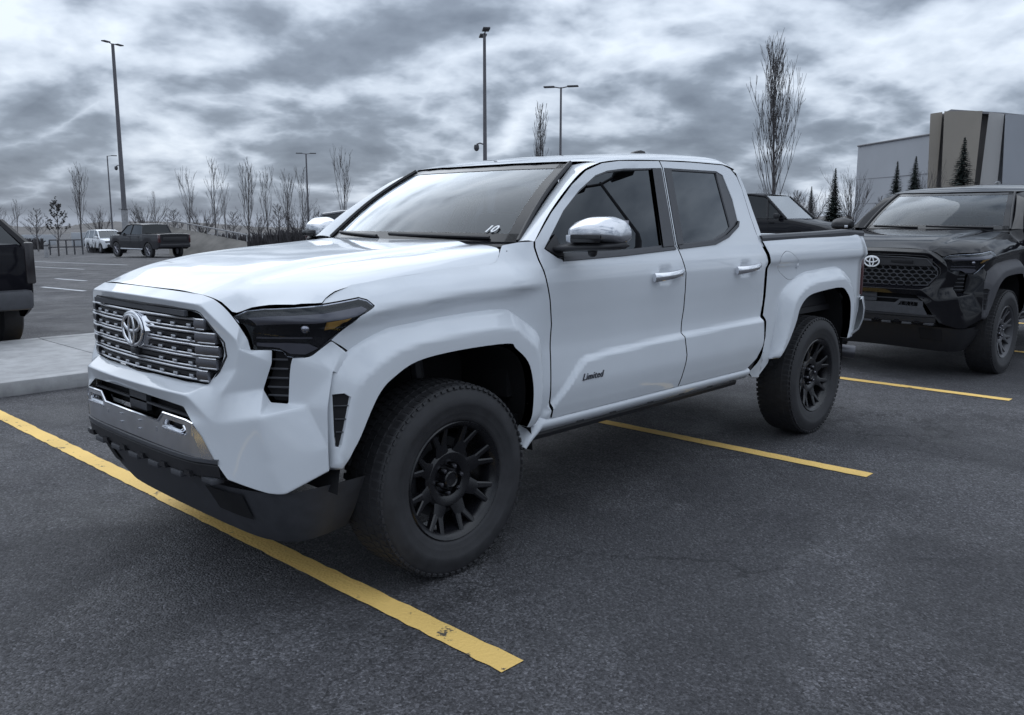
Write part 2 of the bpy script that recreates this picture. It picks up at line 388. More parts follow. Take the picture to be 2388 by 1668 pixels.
_HZ = [[1.192, 1.190, 1.178, 1.150, 1.110, 1.09, 1.07, 1.05, 1.03, 1.00],
       [1.214, 1.212, 1.197, 1.165, 1.118, 1.105, 1.09, 1.07, 1.05, 1.02],
       [1.224, 1.221, 1.208, 1.184, 1.124, 1.112, 1.10, 1.085, 1.07, 1.04],
       [1.240, 1.237, 1.228, 1.214, 1.190, 1.164, 1.146, 1.13, 1.11, 1.08],
       [1.258, 1.256, 1.249, 1.241, 1.226, 1.208, 1.182, 1.160, 1.142, 1.11],
       [1.272, 1.270, 1.265, 1.259, 1.248, 1.235, 1.217, 1.192, 1.164, 1.13],
       [1.284, 1.283, 1.278, 1.273, 1.265, 1.255, 1.241, 1.222, 1.198, 1.15],
       [1.300, 1.299, 1.295, 1.291, 1.284, 1.276, 1.264, 1.248, 1.223, 1.17],
       [1.323, 1.322, 1.319, 1.315, 1.309, 1.303, 1.293, 1.278, 1.249, 1.19],
       [1.340, 1.339, 1.336, 1.333, 1.328, 1.322, 1.313, 1.298, 1.266, 1.20],
       [1.357, 1.357, 1.355, 1.352, 1.349, 1.345, 1.336, 1.320, 1.278, 1.21],
       [1.366, 1.366, 1.364, 1.362, 1.360, 1.357, 1.350, 1.338, 1.290, 1.22]]
_hood = table2(_HX, _HY, _HZ)
def hood_fn(x, y):
    a = np.abs(y); e = .47+.05*smst(-.7, .4, x)
    z = _hood(x, a)+.010*(1-smst(e-.03, e+.035, a))*smst(-.80, -.55, x)-.006*np.exp(-((a-e-.06)/.035)**2)*smst(-.75, -.5, x)
    return np.stack([x, y, z], -1)
_cr = pch([.80, .98, 1.06, 1.12, 1.22, 1.40, 1.62, 2.1, 2.4, 2.62], [1.68, 1.750, 1.769, 1.779, 1.795, 1.817, 1.834, 1.866, 1.874, 1.868])
_ze = pch([.80, 1.07, 1.22, 1.377, 1.744, 2.08, 2.42, 2.50, 2.62], [1.55, 1.705, 1.751, 1.770, 1.787, 1.794, 1.793, 1.782, 1.75])
_ye = pch([.80, 1.07, 1.22, 1.377, 1.744, 2.62], [.79, .731, .712, .704, .698, .698])
_g = pch([0, .3, .55, .75, .86, .93, .97, 1.0, 1.1], [0, .045, .15, .31, .47, .66, .83, 1.0, 1.6])
def roof_fn(x, y):
    c = _cr(x); return np.stack([x, y, c+(_ze(x)-c)*_g(np.abs(y)/_ye(x))], -1)
def side_fn(sgn, extra=0.0, detail=True):
    return lambda x, z: np.stack([x, sgn*(side_w(x, z, detail)+extra), z], -1)
def flare_fn(sgn, outer, inner):
    po = [np.array(a) for a in outer]; pi = [np.array(a) for a in inner]
    prof = pch([-.1, 0, .03, .07, .20, .34, .47, .52, .58, .75, 1.0, 1.3], [-.008, .0, .012, .022, .037, .053, .068, .0725, .0745, .0745, .0735, .07])
    def f(x, z):
        P = np.stack([np.ravel(x), np.ravel(z)], 1); a = dpoly(P, po, False); b = dpoly(P, pi, False)
        inside = inpoly(P, outer+inner[::-1]); arch = inpoly(P, inner)
        s = np.where(inside, a/(a+b+1e-9), np.where(arch, 1+b/.09, np.where(b < a*.5, 1+b/.09, -a/.09))); s = np.clip(s, -.1, 1.3)
        # flare rides on the smoothed body side
        base = np.clip(side_w(P[:, 0], P[:, 1], False), .86, .905)
        tip = smst(.50, .62, P[:, 1])
        return np.stack([P[:, 0], sgn*(base+prof(s)*(.55+.45*tip)), P[:, 1]], -1)
    return f
DOOR_F = [(.625, .560), (.611, .714), (.613, .85), (.615, 1.0), (.592, 1.111), (.567, 1.19), (.556, 1.251), (.552, 1.287), (.553, 1.345), (.562, 1.375), (.722, 1.497), (.930, 1.630), (1.072, 1.703), (1.22, 1.746), (1.377, 1.765), (1.742, 1.781), (1.752, 1.745), (1.652, 1.331), (1.664, 1.30), (1.668, 1.246), (1.685, 1.181), (1.686, 1.147), (1.697, .992), (1.680, .846), (1.702, .735), (1.684, .622), (1.672, .562)]
DOOR_R = [(1.681, .562), (1.693, .622), (1.711, .735), (1.689, .846), (1.706, .992), (1.695, 1.147), (1.694, 1.181), (1.677, 1.246), (1.673, 1.30), (1.661, 1.331), (1.761, 1.745), (1.751, 1.781), (2.077, 1.788), (2.424, 1.787), (2.50, 1.768), (2.548, 1.72), (2.563, 1.65), (2.560, 1.494), (2.566, 1.40), (2.578, 1.32), (2.608, 1.20), (2.622, 1.13), (2.600, .95), (2.572, .875), (2.590, .73), (2.520, .62), (2.43, .562)]
WIN_F = [(.600, 1.337), (.672, 1.293), (.712, 1.281), (1.172, 1.291), (1.643, 1.309), (1.645, 1.331), (1.742, 1.744), (1.391, 1.727), (1.248, 1.711), (1.136, 1.683), (.976, 1.608), (.811, 1.508)]
WIN_R = [(1.672, 1.312), (2.062, 1.328), (2.217, 1.364), (2.370, 1.425), (2.396, 1.451), (2.414, 1.584), (2.388, 1.727), (2.322, 1.749), (1.771, 1.746), (1.670, 1.333)]
GL_F = [(.69, 1.315), (1.172, 1.318), (1.540, 1.333), (1.660, 1.735), (1.391, 1.720), (1.248, 1.704), (1.136, 1.676), (.976, 1.600), (.811, 1.500), (.66, 1.385)]
GL_R = [(1.735, 1.340), (2.055, 1.352), (2.25, 1.404), (2.295, 1.425), (2.322, 1.740), (1.838, 1.738)]
HEAD = [(-.766, 1.120), (-.740, 1.142), (-.703, 1.151), (-.628, 1.157), (-.547, 1.164), (-.490, 1.171), (-.417, 1.182), (-.392, 1.173), (-.375, 1.153), (-.384, 1.143), (-.443, 1.114), (-.535, 1.033), (-.588, .985), (-.603, .974), (-.640, .974), (-.655, .978), (-.664, .996), (-.687, 1.002), (-.730, .999), (-.736, 1.040), (-.754, 1.087)]

def make_wheel(parent, x, sgn, rimm, spokes=8, tread=True, steer=0.0):
    """tyre, rim with Y spokes, lug nuts and hub; outer face at y = sgn*0.955"""
    Rt, Wd = .405, .262
    w = empty('wheel', (x, sgn*(.955-Wd/2), Rt), 0, parent); w.rotation_euler = (0, 0, steer)
    s = sgn; h = Wd/2; N = 96
    prof = [(-h*.80, .245), (-h*.97, .285), (-h, .325), (-h*.96, .362), (-h*.86, .390), (-h*.78, .399), (-.030, Rt), (0, Rt), (.030, Rt), (h*.78, .399), (h*.86, .390), (h*.94, .370), (h*.955, .360), (h*.985, .352), (h, .330), (h*.995, .316), (h*.975, .312), (h*.975, .290), (h*.955, .285), (h*.925, .268), (h*.90, .258), (h*.84, .250), (h*.55, .240), (-h*.55, .240)]
    bm = bmesh.new(); lathe(bm, [(a*s, r) for a, r in prof], (0, 0, 0), 'y', N)
    for f in bm.faces: f.smooth = True
    if s > 0: bmesh.ops.reverse_faces(bm, faces=bm.faces)
    # grooves between ribs: lug blocks added on crown and shoulders
    if tread:
        for k in range(72):
            a = 2*math.pi*k/72
            for (yy, dy, da, rr, wd) in ((-.088, .036, 0.0, .3972, .0118), (-.043, .036, .5, .4012, .0122), (.0, .036, .1, .4022, .0122), (.043, .036, .6, .4012, .0122), (.088, .036, .2, .3972, .0118), (.1130, .020, .25, .3880, .0105), (-.1130, .020, .05, .3880, .0105)):
                aa = a+da*2*math.pi/72; tilt = .35 if abs(yy) > .1 else 0
                rot = Matrix.Rotation(-aa, 4, 'Y') @ Matrix.Rotation((-tilt if yy > 0 else tilt), 4, 'Z')
                bm_box(bm, Vector((rr*math.cos(aa), yy, rr*math.sin(aa))), (.010, dy, wd*2), rot)
    tyre = bmobj('tyre', bm, RUBBER, w, 40)
    # barrel and lip
    bm = bmesh.new()
    rp = [(-h*.8, .236), (h*.2, .210), (h*.62, .216), (h*.80, .228), (h*.86, .2375), (h*.90, .2465), (h*.86, .2515), (h*.80, .2495), (h*.74, .243)]
    lathe(bm, [(a*s, r) for a, r in rp], (0, 0, 0), 'y', 64)
    if s > 0: bmesh.ops.reverse_faces(bm, faces=bm.faces)
    rim = bmobj('rim', bm, rimm, w, 50)
    # spokes
    def spk(name, k):
        a = 2*math.pi*k/spokes+.33; bm = bmesh.new()
        ca, sa = math.cos(a), math.sin(a)
        def P(r, t, y): return Vector((r*ca-t*sa, y*s, r*sa+t*ca))
        def beam(r0, t0, w0, y0, r1, t1, w1, y1, d0=.030, d1=.026):
            vs = []
            for r, t, ww, y, d in ((r0, t0, w0, y0, d0), (r1, t1, w1, y1, d1)):
                vs += [P(r, t-ww, y-.004), P(r, t-ww*.55, y), P(r, t+ww*.55, y), P(r, t+ww, y-.004), P(r, t+ww*.8, y-d), P(r, t-ww*.8, y-d)]
            bv = [bm.verts.new(v) for v in vs]
            for i in range(6):
                j = (i+1) % 6; f = (bv[i], bv[j], bv[6+j], bv[6+i]); bm.faces.new(f)
            bm.faces.new(bv[:6][::-1]); bm.faces.new(bv[6:])
        beam(.088, 0, .040, h*.52, .162, 0, .028, h*.64)
        beam(.150, -.010, .0165, h*.61, .228, -.036, .0115, h*.80)
        beam(.150, .010, .0165, h*.61, .228, .036, .0115, h*.80)
        bmesh.ops.recalc_face_normals(bm, faces=bm.faces)
        return bmobj(name, bm, rimm, w, 30)
    for k in range(spokes): spk('spoke', k)
    bm = bmesh.new()
    hp = [(h*.15, .134), (h*.50, .127), (h*.57, .112), (h*.56, .088), (h*.50, .074), (h*.36, .070), (h*.36, .040), (h*.62, .036), (h*.66, .031), (h*.62, .027), (h*.60, .001)]
    lathe(bm, [(a*s, r) for a, r in hp], (0, 0, 0), 'y', 40)
    if s > 0: bmesh.ops.reverse_faces(bm, faces=bm.faces)
    bmobj('hub', bm, rimm, w, 30)
    for k in range(6):
        a = 2*math.pi*k/6+.2; bm = bmesh.new()
        lathe(bm, [(h*.30*s, .0125), (h*.62*s, .0115), (h*.68*s, .008), (h*.69*s, .0005)], (.056*math.cos(a), 0, .056*math.sin(a)), 'y', 10)
        if s > 0: bmesh.ops.reverse_faces(bm, faces=bm.faces)
        bmobj('lug_nut', bm, DKCHROME, w, 40)
    bm = bmesh.new()
    lathe(bm, [(-.01*s, .17), (.01*s, .17), (.01*s, .06)], (0, 0, 0), 'y', 32); bmobj('brake_disc', bm, STEEL, w, 30)
    return w

def emblem(parent, x, z, hw, hh, m, face=-1):
    """three overlapping chrome ellipses, facing -x"""
    bm = bmesh.new()
    def ell(cy, cz, a, b, r, n=40, dx=0):
        pts = []
        for k in range(n): t = 2*math.pi*k/n; pts.append(Vector((x+dx, cy+a*math.cos(t), cz+b*math.sin(t))))
        rings = []
        for k in range(n):
            d = (pts[(k+1) % n]-pts[k-1]).normalized(); o = Vector((0, d.z, -d.y)); q = Vector((-1, 0, 0))
            rings.append([bm.verts.new(pts[k]+o*r*math.cos(u)*1.5+q*r*math.sin(u)*.8) for u in [2*math.pi*i/8 for i in range(8)]])
        for k in range(n):
            for i in range(8): bm.faces.new((rings[k][i], rings[k][(i+1) % 8], rings[(k+1) % n][(i+1) % 8], rings[(k+1) % n][i]))
    ell(0, z, hw, hh, hw*.066); ell(0, z+hh*.36, hw*.80, hh*.50, hw*.058, dx=-.002); ell(0, z-hh*.06, hw*.26, hh*.88, hw*.055, dx=-.004)
    bmesh.ops.recalc_face_normals(bm, faces=bm.faces)
    return bmobj('emblem', bm, m, parent, 60)

_pg = pch([0, .3, .46, .53, .58, .62], [-.885, -.872, -.850, -.834, -.817, -.80])
_GHW = pch([.863, .895, .921, .960, .985, 1.03, 1.068, 1.128, 1.14], [.50, .527, .550, .580, .586, .578, .541, .482, .45])
def skid_x(y, z):
    a = np.abs(y); return pch([0, .25, .40, .46, .50, .53, .576, .65], [-.922, -.918, -.911, -.905, -.898, -.886, -.868, -.838])(a)

def build_truck(v):
    P = v['paint']; T = empty(v['name'], v['loc'], v['rz'])
    tag(T, v['label'], 'pickup truck', v.get('group'))
    ltd = v['limited']; FLM = v['flare']
    # ---------------- hood
    half = [(-.832, 0), (-.828, .2), (-.817, .40), (-.806, .452), (-.790, .492), (-.778, .534), (-.765, .580), (-.738, .630), (-.702, .687), (-.628, .778), (-.550, .833), (-.530, .826), (-.485, .820), (-.41, .826), (-.16, .829), (.08, .830), (.315, .830), (.345, .824), (.372, .812), (.40, .793), (.425, .766), (.440, .735), (.435, .60), (.405, .3), (.395, 0)]
    outl = half + [(x, -y) for x, y in half[::-1] if abs(y) > 1e-6]
    panel('hood', outl, hood_fn, P, T, res=.03, depth=.02)
    # ---------------- roof
    rf = [(.985, 0), (1.0, .2), (1.045, .42), (1.115, .603), (1.205, .709), (1.377, .704), (1.744, .698), (2.42, .698), (2.51, .697), (2.575, .69), (2.585, .5), (2.592, 0)]
    outl = rf + [(x, -y) for x, y in rf[::-1] if abs(y) > 1e-6]
    roof = panel('roof', outl, roof_fn, P, T, res=.04, depth=.03, flip=False)
    bm = bmesh.new()     # roof aerial fin
    a = [(2.40, 0, 1.872), (2.47, .014, 1.905), (2.53, .018, 1.918), (2.575, .018, 1.912), (2.585, .016, 1.868)]
    vs = [[bm.verts.new((x, sg*y, z)) for x, y, z in a] for sg in (1, -1)]; b2 = [[bm.verts.new((x, sg*(.032 if i else 0), 1.868)) for i, (x, y, z) in enumerate(a)] for sg in (1, -1)]
    for i in range(4):
        bm.faces.new((vs[0][i], vs[0][i+1], vs[1][i+1], vs[1][i]))
        for q in (0, 1): bm.faces.new((vs[q][i], b2[q][i], b2[q][i+1], vs[q][i+1]))
    bm.faces.new((vs[0][4], b2[0][4], b2[1][4], vs[1][4]))
    bmesh.ops.remove_doubles(bm, verts=bm.verts, dist=1e-4); bmesh.ops.recalc_face_normals(bm, faces=bm.faces)
    bmobj('aerial_fin', bm, GLOSSK if not ltd else PLASTIC, roof, 40)
    if v.get('spoiler', True): pass
    # ---------------- sides
    for sg in (-1, 1):
        fl = sg > 0; S = side_fn(sg); S0 = side_fn(sg, 0, False)
        kw = dict(flip=not fl)      # (x,z) param: outward normal is -y for sg=-1
        kw = dict(flip=(sg > 0))
        fender = [(-.547, 1.168), (-.524, 1.186), (-.479, 1.209), (-.41, 1.228), (-.16, 1.252), (.08, 1.270), (.320, 1.281), (.352, 1.287), (.384, 1.305), (.415, 1.330), (.438, 1.352), (.50, 1.366), (.552, 1.370), (.545, 1.345), (.544, 1.287), (.548, 1.251), (.559, 1.19), (.584, 1.111), (.607, 1.0), (.605, .85), (.603, .714), (.612, .560), (.600, .535), (.52, .53), (.525, .60), (.53, .90), (.50, .965), (.37, 1.055), (.30, 1.075), (.025, 1.072), (-.25, 1.054), (-.43, 1.004), (-.452, .975), (-.490, 1.008), (-.530, 1.036), (-.440, 1.119), (-.380, 1.147), (-.371, 1.154), (-.390, 1.177), (-.417, 1.186), (-.490, 1.175)]
        panel('fender', fender, S, P, T, res=.025, **kw)
        fd = panel('front_door', DOOR_F, S, P, T, holes=[WIN_F], res=.0135, **kw)
        rd = panel('rear_door', DOOR_R, S, P, T, holes=[WIN_R], res=.0135, **kw)
        # black window surrounds, glass
        panel('window_frame', WIN_F, S0, TRIMG, fd, holes=[GL_F], res=.04, depth=.02, lift=-.004, **kw)
        panel('window_frame', WIN_R, S0, TRIMG, rd, holes=[GL_R], res=.04, depth=.02, lift=-.004, **kw)
        panel('window_glass', GL_F, S0, v['g_front'], fd, res=.06, depth=0, lift=-.012, **kw)
        panel('window_glass', GL_R, S0, G_DARK, rd, res=.06, depth=0, lift=-.012, **kw)
        # belt mouldings
        panel('belt_moulding', [(.70, 1.277), (1.172, 1.287), (1.642, 1.305), (1.642, 1.322), (1.172, 1.304), (.71, 1.296)], S0, PLAST_G, fd, res=.04, depth=.02, lift=.006, **kw)
        panel('belt_moulding', [(1.674, 1.307), (2.064, 1.323), (2.222, 1.359), (2.376, 1.420), (2.404, 1.450), (2.390, 1.455), (2.362, 1.434), (2.212, 1.376), (2.06, 1.342), (1.676, 1.326)], S0, PLAST_G, rd, res=.04, depth=.02, lift=.006, **kw)
        # pillar blade between the doors
        panel('pillar_trim', [(1.534, 1.322), (1.643, 1.326), (1.741, 1.741), (1.655, 1.738)], S0, GLOSSK if not ltd else PLAST_G, fd, res=.05, depth=.012, lift=.003, **kw)
        panel('pillar_trim', [(1.671, 1.330), (1.735, 1.333), (1.838, 1.744), (1.771, 1.743)], S0, GLOSSK if not ltd else PLAST_G, rd, res=.05, depth=.012, lift=.003, **kw)
        # sail piece under the mirror
        panel('mirror_sail', [(.604, 1.337), (.674, 1.300), (.72, 1.300), (.70, 1.40)], S0, PLASTIC, fd, res=.04, depth=.02, lift=.004, **kw)
        # cab corner behind the rear door
        panel('cab_corner', [(2.586, 1.30), (2.625, 1.30), (2.628, 1.40), (2.618, 1.52), (2.612, 1.65), (2.590, 1.745), (2.557, 1.745), (2.570, 1.65), (2.568, 1.494), (2.574, 1.40)], (lambda x, z: np.stack([x, sg*(_D(z)-.002), z], -1)), P, T, res=.04, depth=.04, **kw)
        # handles
        for hx0, hx1, door in ((1.372, 1.640, fd), (2.205, 2.478, rd)):
            bm = bmesh.new(); rows = []
            for i in range(13):
                t = i/12; x = hx0+(hx1-hx0)*t
                yb = sg*(side_w(np.array([x]), np.array([1.18]), False)[0]); out = .014+.038*math.sin(math.pi*min(1, max(0, (t*.96+.02))))**.55
                hh = .0235-.005*math.sin(math.pi*t); zc = 1.172+.018*t
                rows.append([bm.verts.new((x, yb+sg*(out+dy), zc+dz)) for dy, dz in ((-.016, hh*.7), (-.004, hh), (.004, hh*.5), (.004, -hh*.5), (-.004, -hh), (-.016, -hh*.7))])
            for r0, r1 in zip(rows, rows[1:]):
                for i in range(6): bm.faces.new((r0[i], r0[(i+1) % 6], r1[(i+1) % 6], r1[i]))
            bm.faces.new(rows[0]); bm.faces.new(rows[-1]); bmesh.ops.recalc_face_normals(bm, faces=bm.faces)
            bmobj('door_handle', bm, v['handle'], door, 50)
        # flares
        for outer, inner, nm in ((FL_OUT, FL_IN, 'front'), (FR_OUT, FR_IN, 'rear')):
            f = flare_fn(sg, outer, inner)
            poly = outer+inner[::-1]
            vent = [[(-.557, .843), (-.520, .846), (-.503, .832), (-.530, .72), (-.549, .650), (-.562, .650), (-.560, .72)]] if nm == 'front' else []
            fo = panel('wheel_flare', poly, f, FLM, T, holes=vent, res=.018, depth=.05, fold=(0, -sg, 0), **kw)
            if vent:
                panel('vent_back', vent[0], f, VOID, fo, res=.04, depth=0, lift=-.010, **kw)
                for zz in (.80, .752, .705):
                    xa = -.553; xb = np.interp(zz, [.65, .72, .832], [-.549, -.530, -.503])
                    p = f(np.array([xa, xb]), np.array([zz, zz])); tube('vent_slat', [Vector(p[0])-Vector((0, sg*.006, 0)), Vector(p[1])-Vector((0, sg*.006, 0))], .0025, PLAST_G, fo, 6)
        # bedside
        bed = [(2.606, 1.332), (2.618, 1.283), (2.645, 1.20), (2.660, 1.13), (2.650, .99), (2.628, .875), (2.638, .74), (2.610, .655), (2.55, .585), (2.478, .535), (2.54, .495), (2.66, .480), (2.76, .555), (2.79, .66), (2.81, .76), (2.835, .90), (2.875, .99), (2.98, 1.05), (3.15, 1.10), (3.30, 1.112), (3.62, 1.122), (3.71, 1.105), (3.815, 1.06), (3.872, 1.015), (3.91, .92), (3.91, .75), (3.885, .61), (4.06, .600), (4.13, .70), (4.19, .80), (4.20, .885), (4.225, .99), (4.225, 1.21), (4.20, 1.27), (4.21, 1.345), (3.9, 1.357), (3.40, 1.345), (2.7, 1.334)]
        fuel = crm([(2.836, 1.262), (2.776, 1.232), (2.770, 1.190), (2.800, 1.150), (2.853, 1.120), (2.935, 1.085), (3.015, 1.083), (3.050, 1.112), (3.050, 1.165), (3.005, 1.210), (2.953, 1.238), (2.895, 1.260)], 3, True)
        if sg < 0:
            cx, cz = np.mean(fuel, 0); ring = [(cx+(a-cx)*1.015, cz+(b-cz)*1.03) for a, b in fuel]
            bs = panel('bed_side', bed, S, P, T, holes=[ring], **kw)
            fdr = panel('fuel_door', fuel, S, P, bs, depth=.012, res=.03, **kw)
            p = S0(np.array([3.045]), np.array([1.17]))[0]
            bm = bmesh.new(); bmesh.ops.create_uvsphere(bm, u_segments=10, v_segments=6, radius=.022, matrix=Matrix.Translation((p[0], p[1]+.010, p[2]))); bmobj('fuel_door_notch', bm, P, bs)
        else: bs = panel('bed_side', bed, S, P, T, **kw)
        # dark edge of bed front and bed rail cap
        rail = [(2.60, 1.330), (3.40, 1.342), (3.9, 1.354), (4.205, 1.343)]
        pr = [[(x, sg*(.872+dy-(.02 if x > 4.1 else 0)), z+dz) for dy, dz in ((.014, -.004), (.016, .020), (.006, .036), (-.05, .040), (-.075, .030), (-.075, -.02))] for x, z in rail]
        grid_mesh('bed_rail', pr, PLAST_G, bs, sharp=30)
        # bed inner wall
        meshobj('bed_wall', [(2.60, sg*.79, 1.36), (4.2, sg*.79, 1.36), (4.2, sg*.79, .82), (2.60, sg*.79, .82)], [(0, 1, 2, 3)], PLASTIC, bs)
        # rocker
        rk = [[(x, sg*y, z) for y, z in ((.80, .60), (.878, .578), (.900, .562), (.913, .548), (.912, .532), (.897, .515), (.880, .498), (.84, .488), (.76, .49))] for x in (.565, .9, 1.5, 2.1, 2.47)]
        rk = [[(x+(k*.004), q[1], (q[2]-.53)*sc+.53+dz) for k, q in enumerate(rk[0])] for x, dz, sc in ((.432, -.085, .35), (.455, -.066, .6), (.49, -.040, .85), (.53, -.014, 1.0))]+rk
        rp_ = grid_mesh('rocker_panel', rk, P, T, sharp=50)
        for hx in (.86, 1.12, 1.45, 1.75, 2.05, 2.3): box('rocker_clip', (hx, sg*.884, .505), (.05, .012, .006), PLASTIC, rp_)
        # side strip below the sill
        tube('step_strip', [(.60, sg*.80, .465), (2.46, sg*.80, .470)], .03, PLASTIC, T, 8)
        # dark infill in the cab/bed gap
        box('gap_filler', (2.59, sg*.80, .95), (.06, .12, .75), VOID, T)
        box('bed_bracket', (2.515, sg*.893, .585), (.030, .02, .11), PLASTIC, T, Matrix.Rotation(R(40), 4, 'Y'))
        # A pillar skin
        we = crm([(.575, .742, 1.366), (.70, .708, 1.456), (.85, .668, 1.563), (1.0, .631, 1.662), (1.115, .603, 1.735)], 6)
        ds = crm([(.556, .857, 1.368), (.716, .808, 1.500), (.924, .754, 1.634), (1.066, .724, 1.708), (1.205, .709, 1.748)], 6)
        rows = []
        for a, b in zip(we, ds):
            a = np.array(a); b = np.array(b); row = []
            for k in range(7):
                t = k/6; q = a+(b-a)*t+np.array([-.10, .55, .55])*.012*math.sin(math.pi*t*.9+.1)
                row.append((q[0], sg*q[1], q[2]))
            rows.append(row)
        o = grid_mesh('pillar', rows if sg < 0 else [r[::-1] for r in rows], P, T, sharp=60)
        o2 = o.data; o2.flip_normals() if False else None
        # wheels and liners
        for wx, nm in ((0, 'f'), (3.35, 'r')):
            make_wheel(T, wx, sg, v['rim'], steer=0.0)
            bm = bmesh.new(); arc = []
            zc, rr = .405, .56
            zt = .94 if nm == 'f' else .985
            pts = [(wx-.56, .47), (wx-.53, .62), (wx-.43, .83), (wx-.25, zt-.01), (wx, zt+.01), (wx+.25, zt), (wx+.40, .87), (wx+.47, .70), (wx+.49, .52), (wx+.50, .43)]
            if nm == 'r': pts = [(wx-.58, .54), (wx-.52, .70), (wx-.40, .92), (wx-.25, zt), (wx, zt+.02), (wx+.25, zt+.01), (wx+.40, .92), (wx+.47, .75), (wx+.50, .45)]
            g = [[(x, sg*y, z) for x, z in crm(pts, 4)] for y in (.905, .75, .50)]
            grid_mesh('wheel_liner', g, VOID, T)
            meshobj('wheel_liner', [(wx-.5, sg*.5, .50), (wx+.5, sg*.5, .50), (wx+.6, sg*.5, 1.1), (wx-.6, sg*.5, 1.1)], [(0, 1, 2, 3)], VOID, T)
        # screws on the front flare flange
        for zz in (.75, .66):
            bm = bmesh.new(); bmesh.ops.create_uvsphere(bm, u_segments=8, v_segments=5, radius=.007, matrix=Matrix.Translation((.447, sg*.925, zz))); bmobj('flare_screw', bm, PLASTIC, T)
        # headlight
        hl = panel('headlight', HEAD, S0, HOUS_K, T, res=.02, depth=.03, lift=-.030, **kw)
        panel('lens', HEAD, S0, G_LENS, hl, res=.02, depth=.012, lift=-.001, **kw)
        panel('lamp_brow', [(-.745, 1.118), (-.70, 1.128), (-.628, 1.134), (-.547, 1.141), (-.417, 1.160), (-.40, 1.150), (-.445, 1.120), (-.56, 1.100), (-.63, 1.092), (-.725, 1.083)], S0, HOUSING, hl, res=.02, depth=.010, lift=-.014, **kw)  # upper band in paler grey: the lens's sky reflection is put into its colour
        panel('lamp_sill', [(-.722, 1.012), (-.722, 1.024), (-.655, 1.026), (-.600, 1.022), (-.572, 1.006), (-.610, .984), (-.648, .986), (-.675, 1.008)], S0, HOUSING, hl, res=.02, depth=.010, lift=-.014, **kw)
        panel('lamp_strip', [(-.722, 1.040), (-.722, 1.045), (-.66, 1.047), (-.59, 1.046), (-.59, 1.041)], S0, HOUSING, hl, res=.02, depth=.006, lift=-.012, **kw)
        panel('amber_reflector', [(-.556, 1.100), (-.500, 1.108), (-.467, 1.114), (-.485, 1.098), (-.520, 1.072), (-.553, 1.068)], S0, AMBER, hl, res=.02, depth=.006, lift=-.010, **kw)
        p = S0(np.array([-.618]), np.array([1.078]))[0]
        bm = bmesh.new(); bmesh.ops.create_uvsphere(bm, u_segments=12, v_segments=8, radius=.020, matrix=Matrix.Translation((p[0]+.02, p[1]-sg*.012, p[2]))); bmobj('lamp_projector', bm, CHROME, hl)
        # corner louver
        lv = [(-.686, .999), (-.668, .985), (-.640, .974), (-.648, .945), (-.653, .809), (-.692, .811), (-.707, .855), (-.688, .954)]
        lo = panel('corner_louver', lv, S0, VOID, T, res=.03, depth=.03, lift=-.028, **kw)
        for zz in (.965, .931, .897, .863, .832):
            p = S0(np.array([-.693 if zz > .9 else -.700, -.650]), np.array([zz, zz])); tube('louver_slat', [Vector(p[0])+Vector((.008, -sg*.010, 0)), Vector(p[1])+Vector((.004, -sg*.010, 0))], .004, PLAST_G, lo, 6)
        # mirrors
        mr = empty('door_mirror', (0, 0, 0), 0, T)
        def loft(name, secs, m):
            bm = bmesh.new(); rs = [[bm.verts.new((x, sg*y, z)) for x, y, z in s] for s in secs]; n = len(rs[0])
            for r0, r1 in zip(rs, rs[1:]):
                for i in range(n): bm.faces.new((r0[i], r0[(i+1) % n], r1[(i+1) % n], r1[i]))
            bm.faces.new(rs[0]); bm.faces.new(rs[-1]); bmesh.ops.recalc_face_normals(bm, faces=bm.faces)
            cl_ = bm.edges.layers.float.new('crease_edge')
            for e in bm.edges: e[cl_] = .34
            o = bmobj(name, bm, m, mr, 180); sm = o.modifiers.new('s', 'SUBSURF'); sm.levels = 2; sm.render_levels = 2; return o
        def sec(y, x0, x1, z0, z1, rr=.5):
            zm = (z0+z1)/2
            return [(x0, y, zm-(zm-z0)*.55), (x0+.004, y, zm+(z1-zm)*.25), (x0+(x1-x0)*.35, y, z1-.006), (x1-.035, y, z1), (x1, y, z1-.02), (x1, y, z0+.012), (x1-.03, y, z0), (x0+.035, y, z0)]
        loft('mirror_cap', [sec(.945, .690, .790, 1.372, 1.440), sec(.965, .655, .80, 1.362, 1.462), sec(1.04, .640, .812, 1.362, 1.482), sec(1.13, .660, .82, 1.362, 1.482), sec(1.185, .700, .825, 1.364, 1.462), sec(1.202, .74, .82, 1.372, 1.432)], v['mirror'])
        loft('mirror_base', [sec(.86, .655, .74, 1.318, 1.352), sec(.95, .640, .79, 1.325, 1.368), sec(1.06, .650, .815, 1.328, 1.374), sec(1.16, .680, .825, 1.332, 1.376), sec(1.196, .73, .82, 1.340, 1.374)], PLASTIC)
        # dark insert on the front of the cap
        box('mirror_signal', (.648, sg*1.075, 1.384), (.016, .15, .036), GLOSSK, mr, Matrix.Rotation(sg*R(-7), 4, 'Z'), .005)
        box('mirror_insert', (.652, sg*.985, 1.382), (.012, .045, .034), SATIN, mr, Matrix.Rotation(sg*R(8), 4, 'Z'), .004)
        box('mirror_glass', (.828, sg*1.075, 1.415), (.004, .20, .095), DKCHROME, mr)
        bm = bmesh.new(); bmesh.ops.create_uvsphere(bm, u_segments=10, v_segments=6, radius=.022, matrix=Matrix.Translation((.72, sg*1.06, 1.322))); bmobj('mirror_camera', bm, PLASTIC, mr)
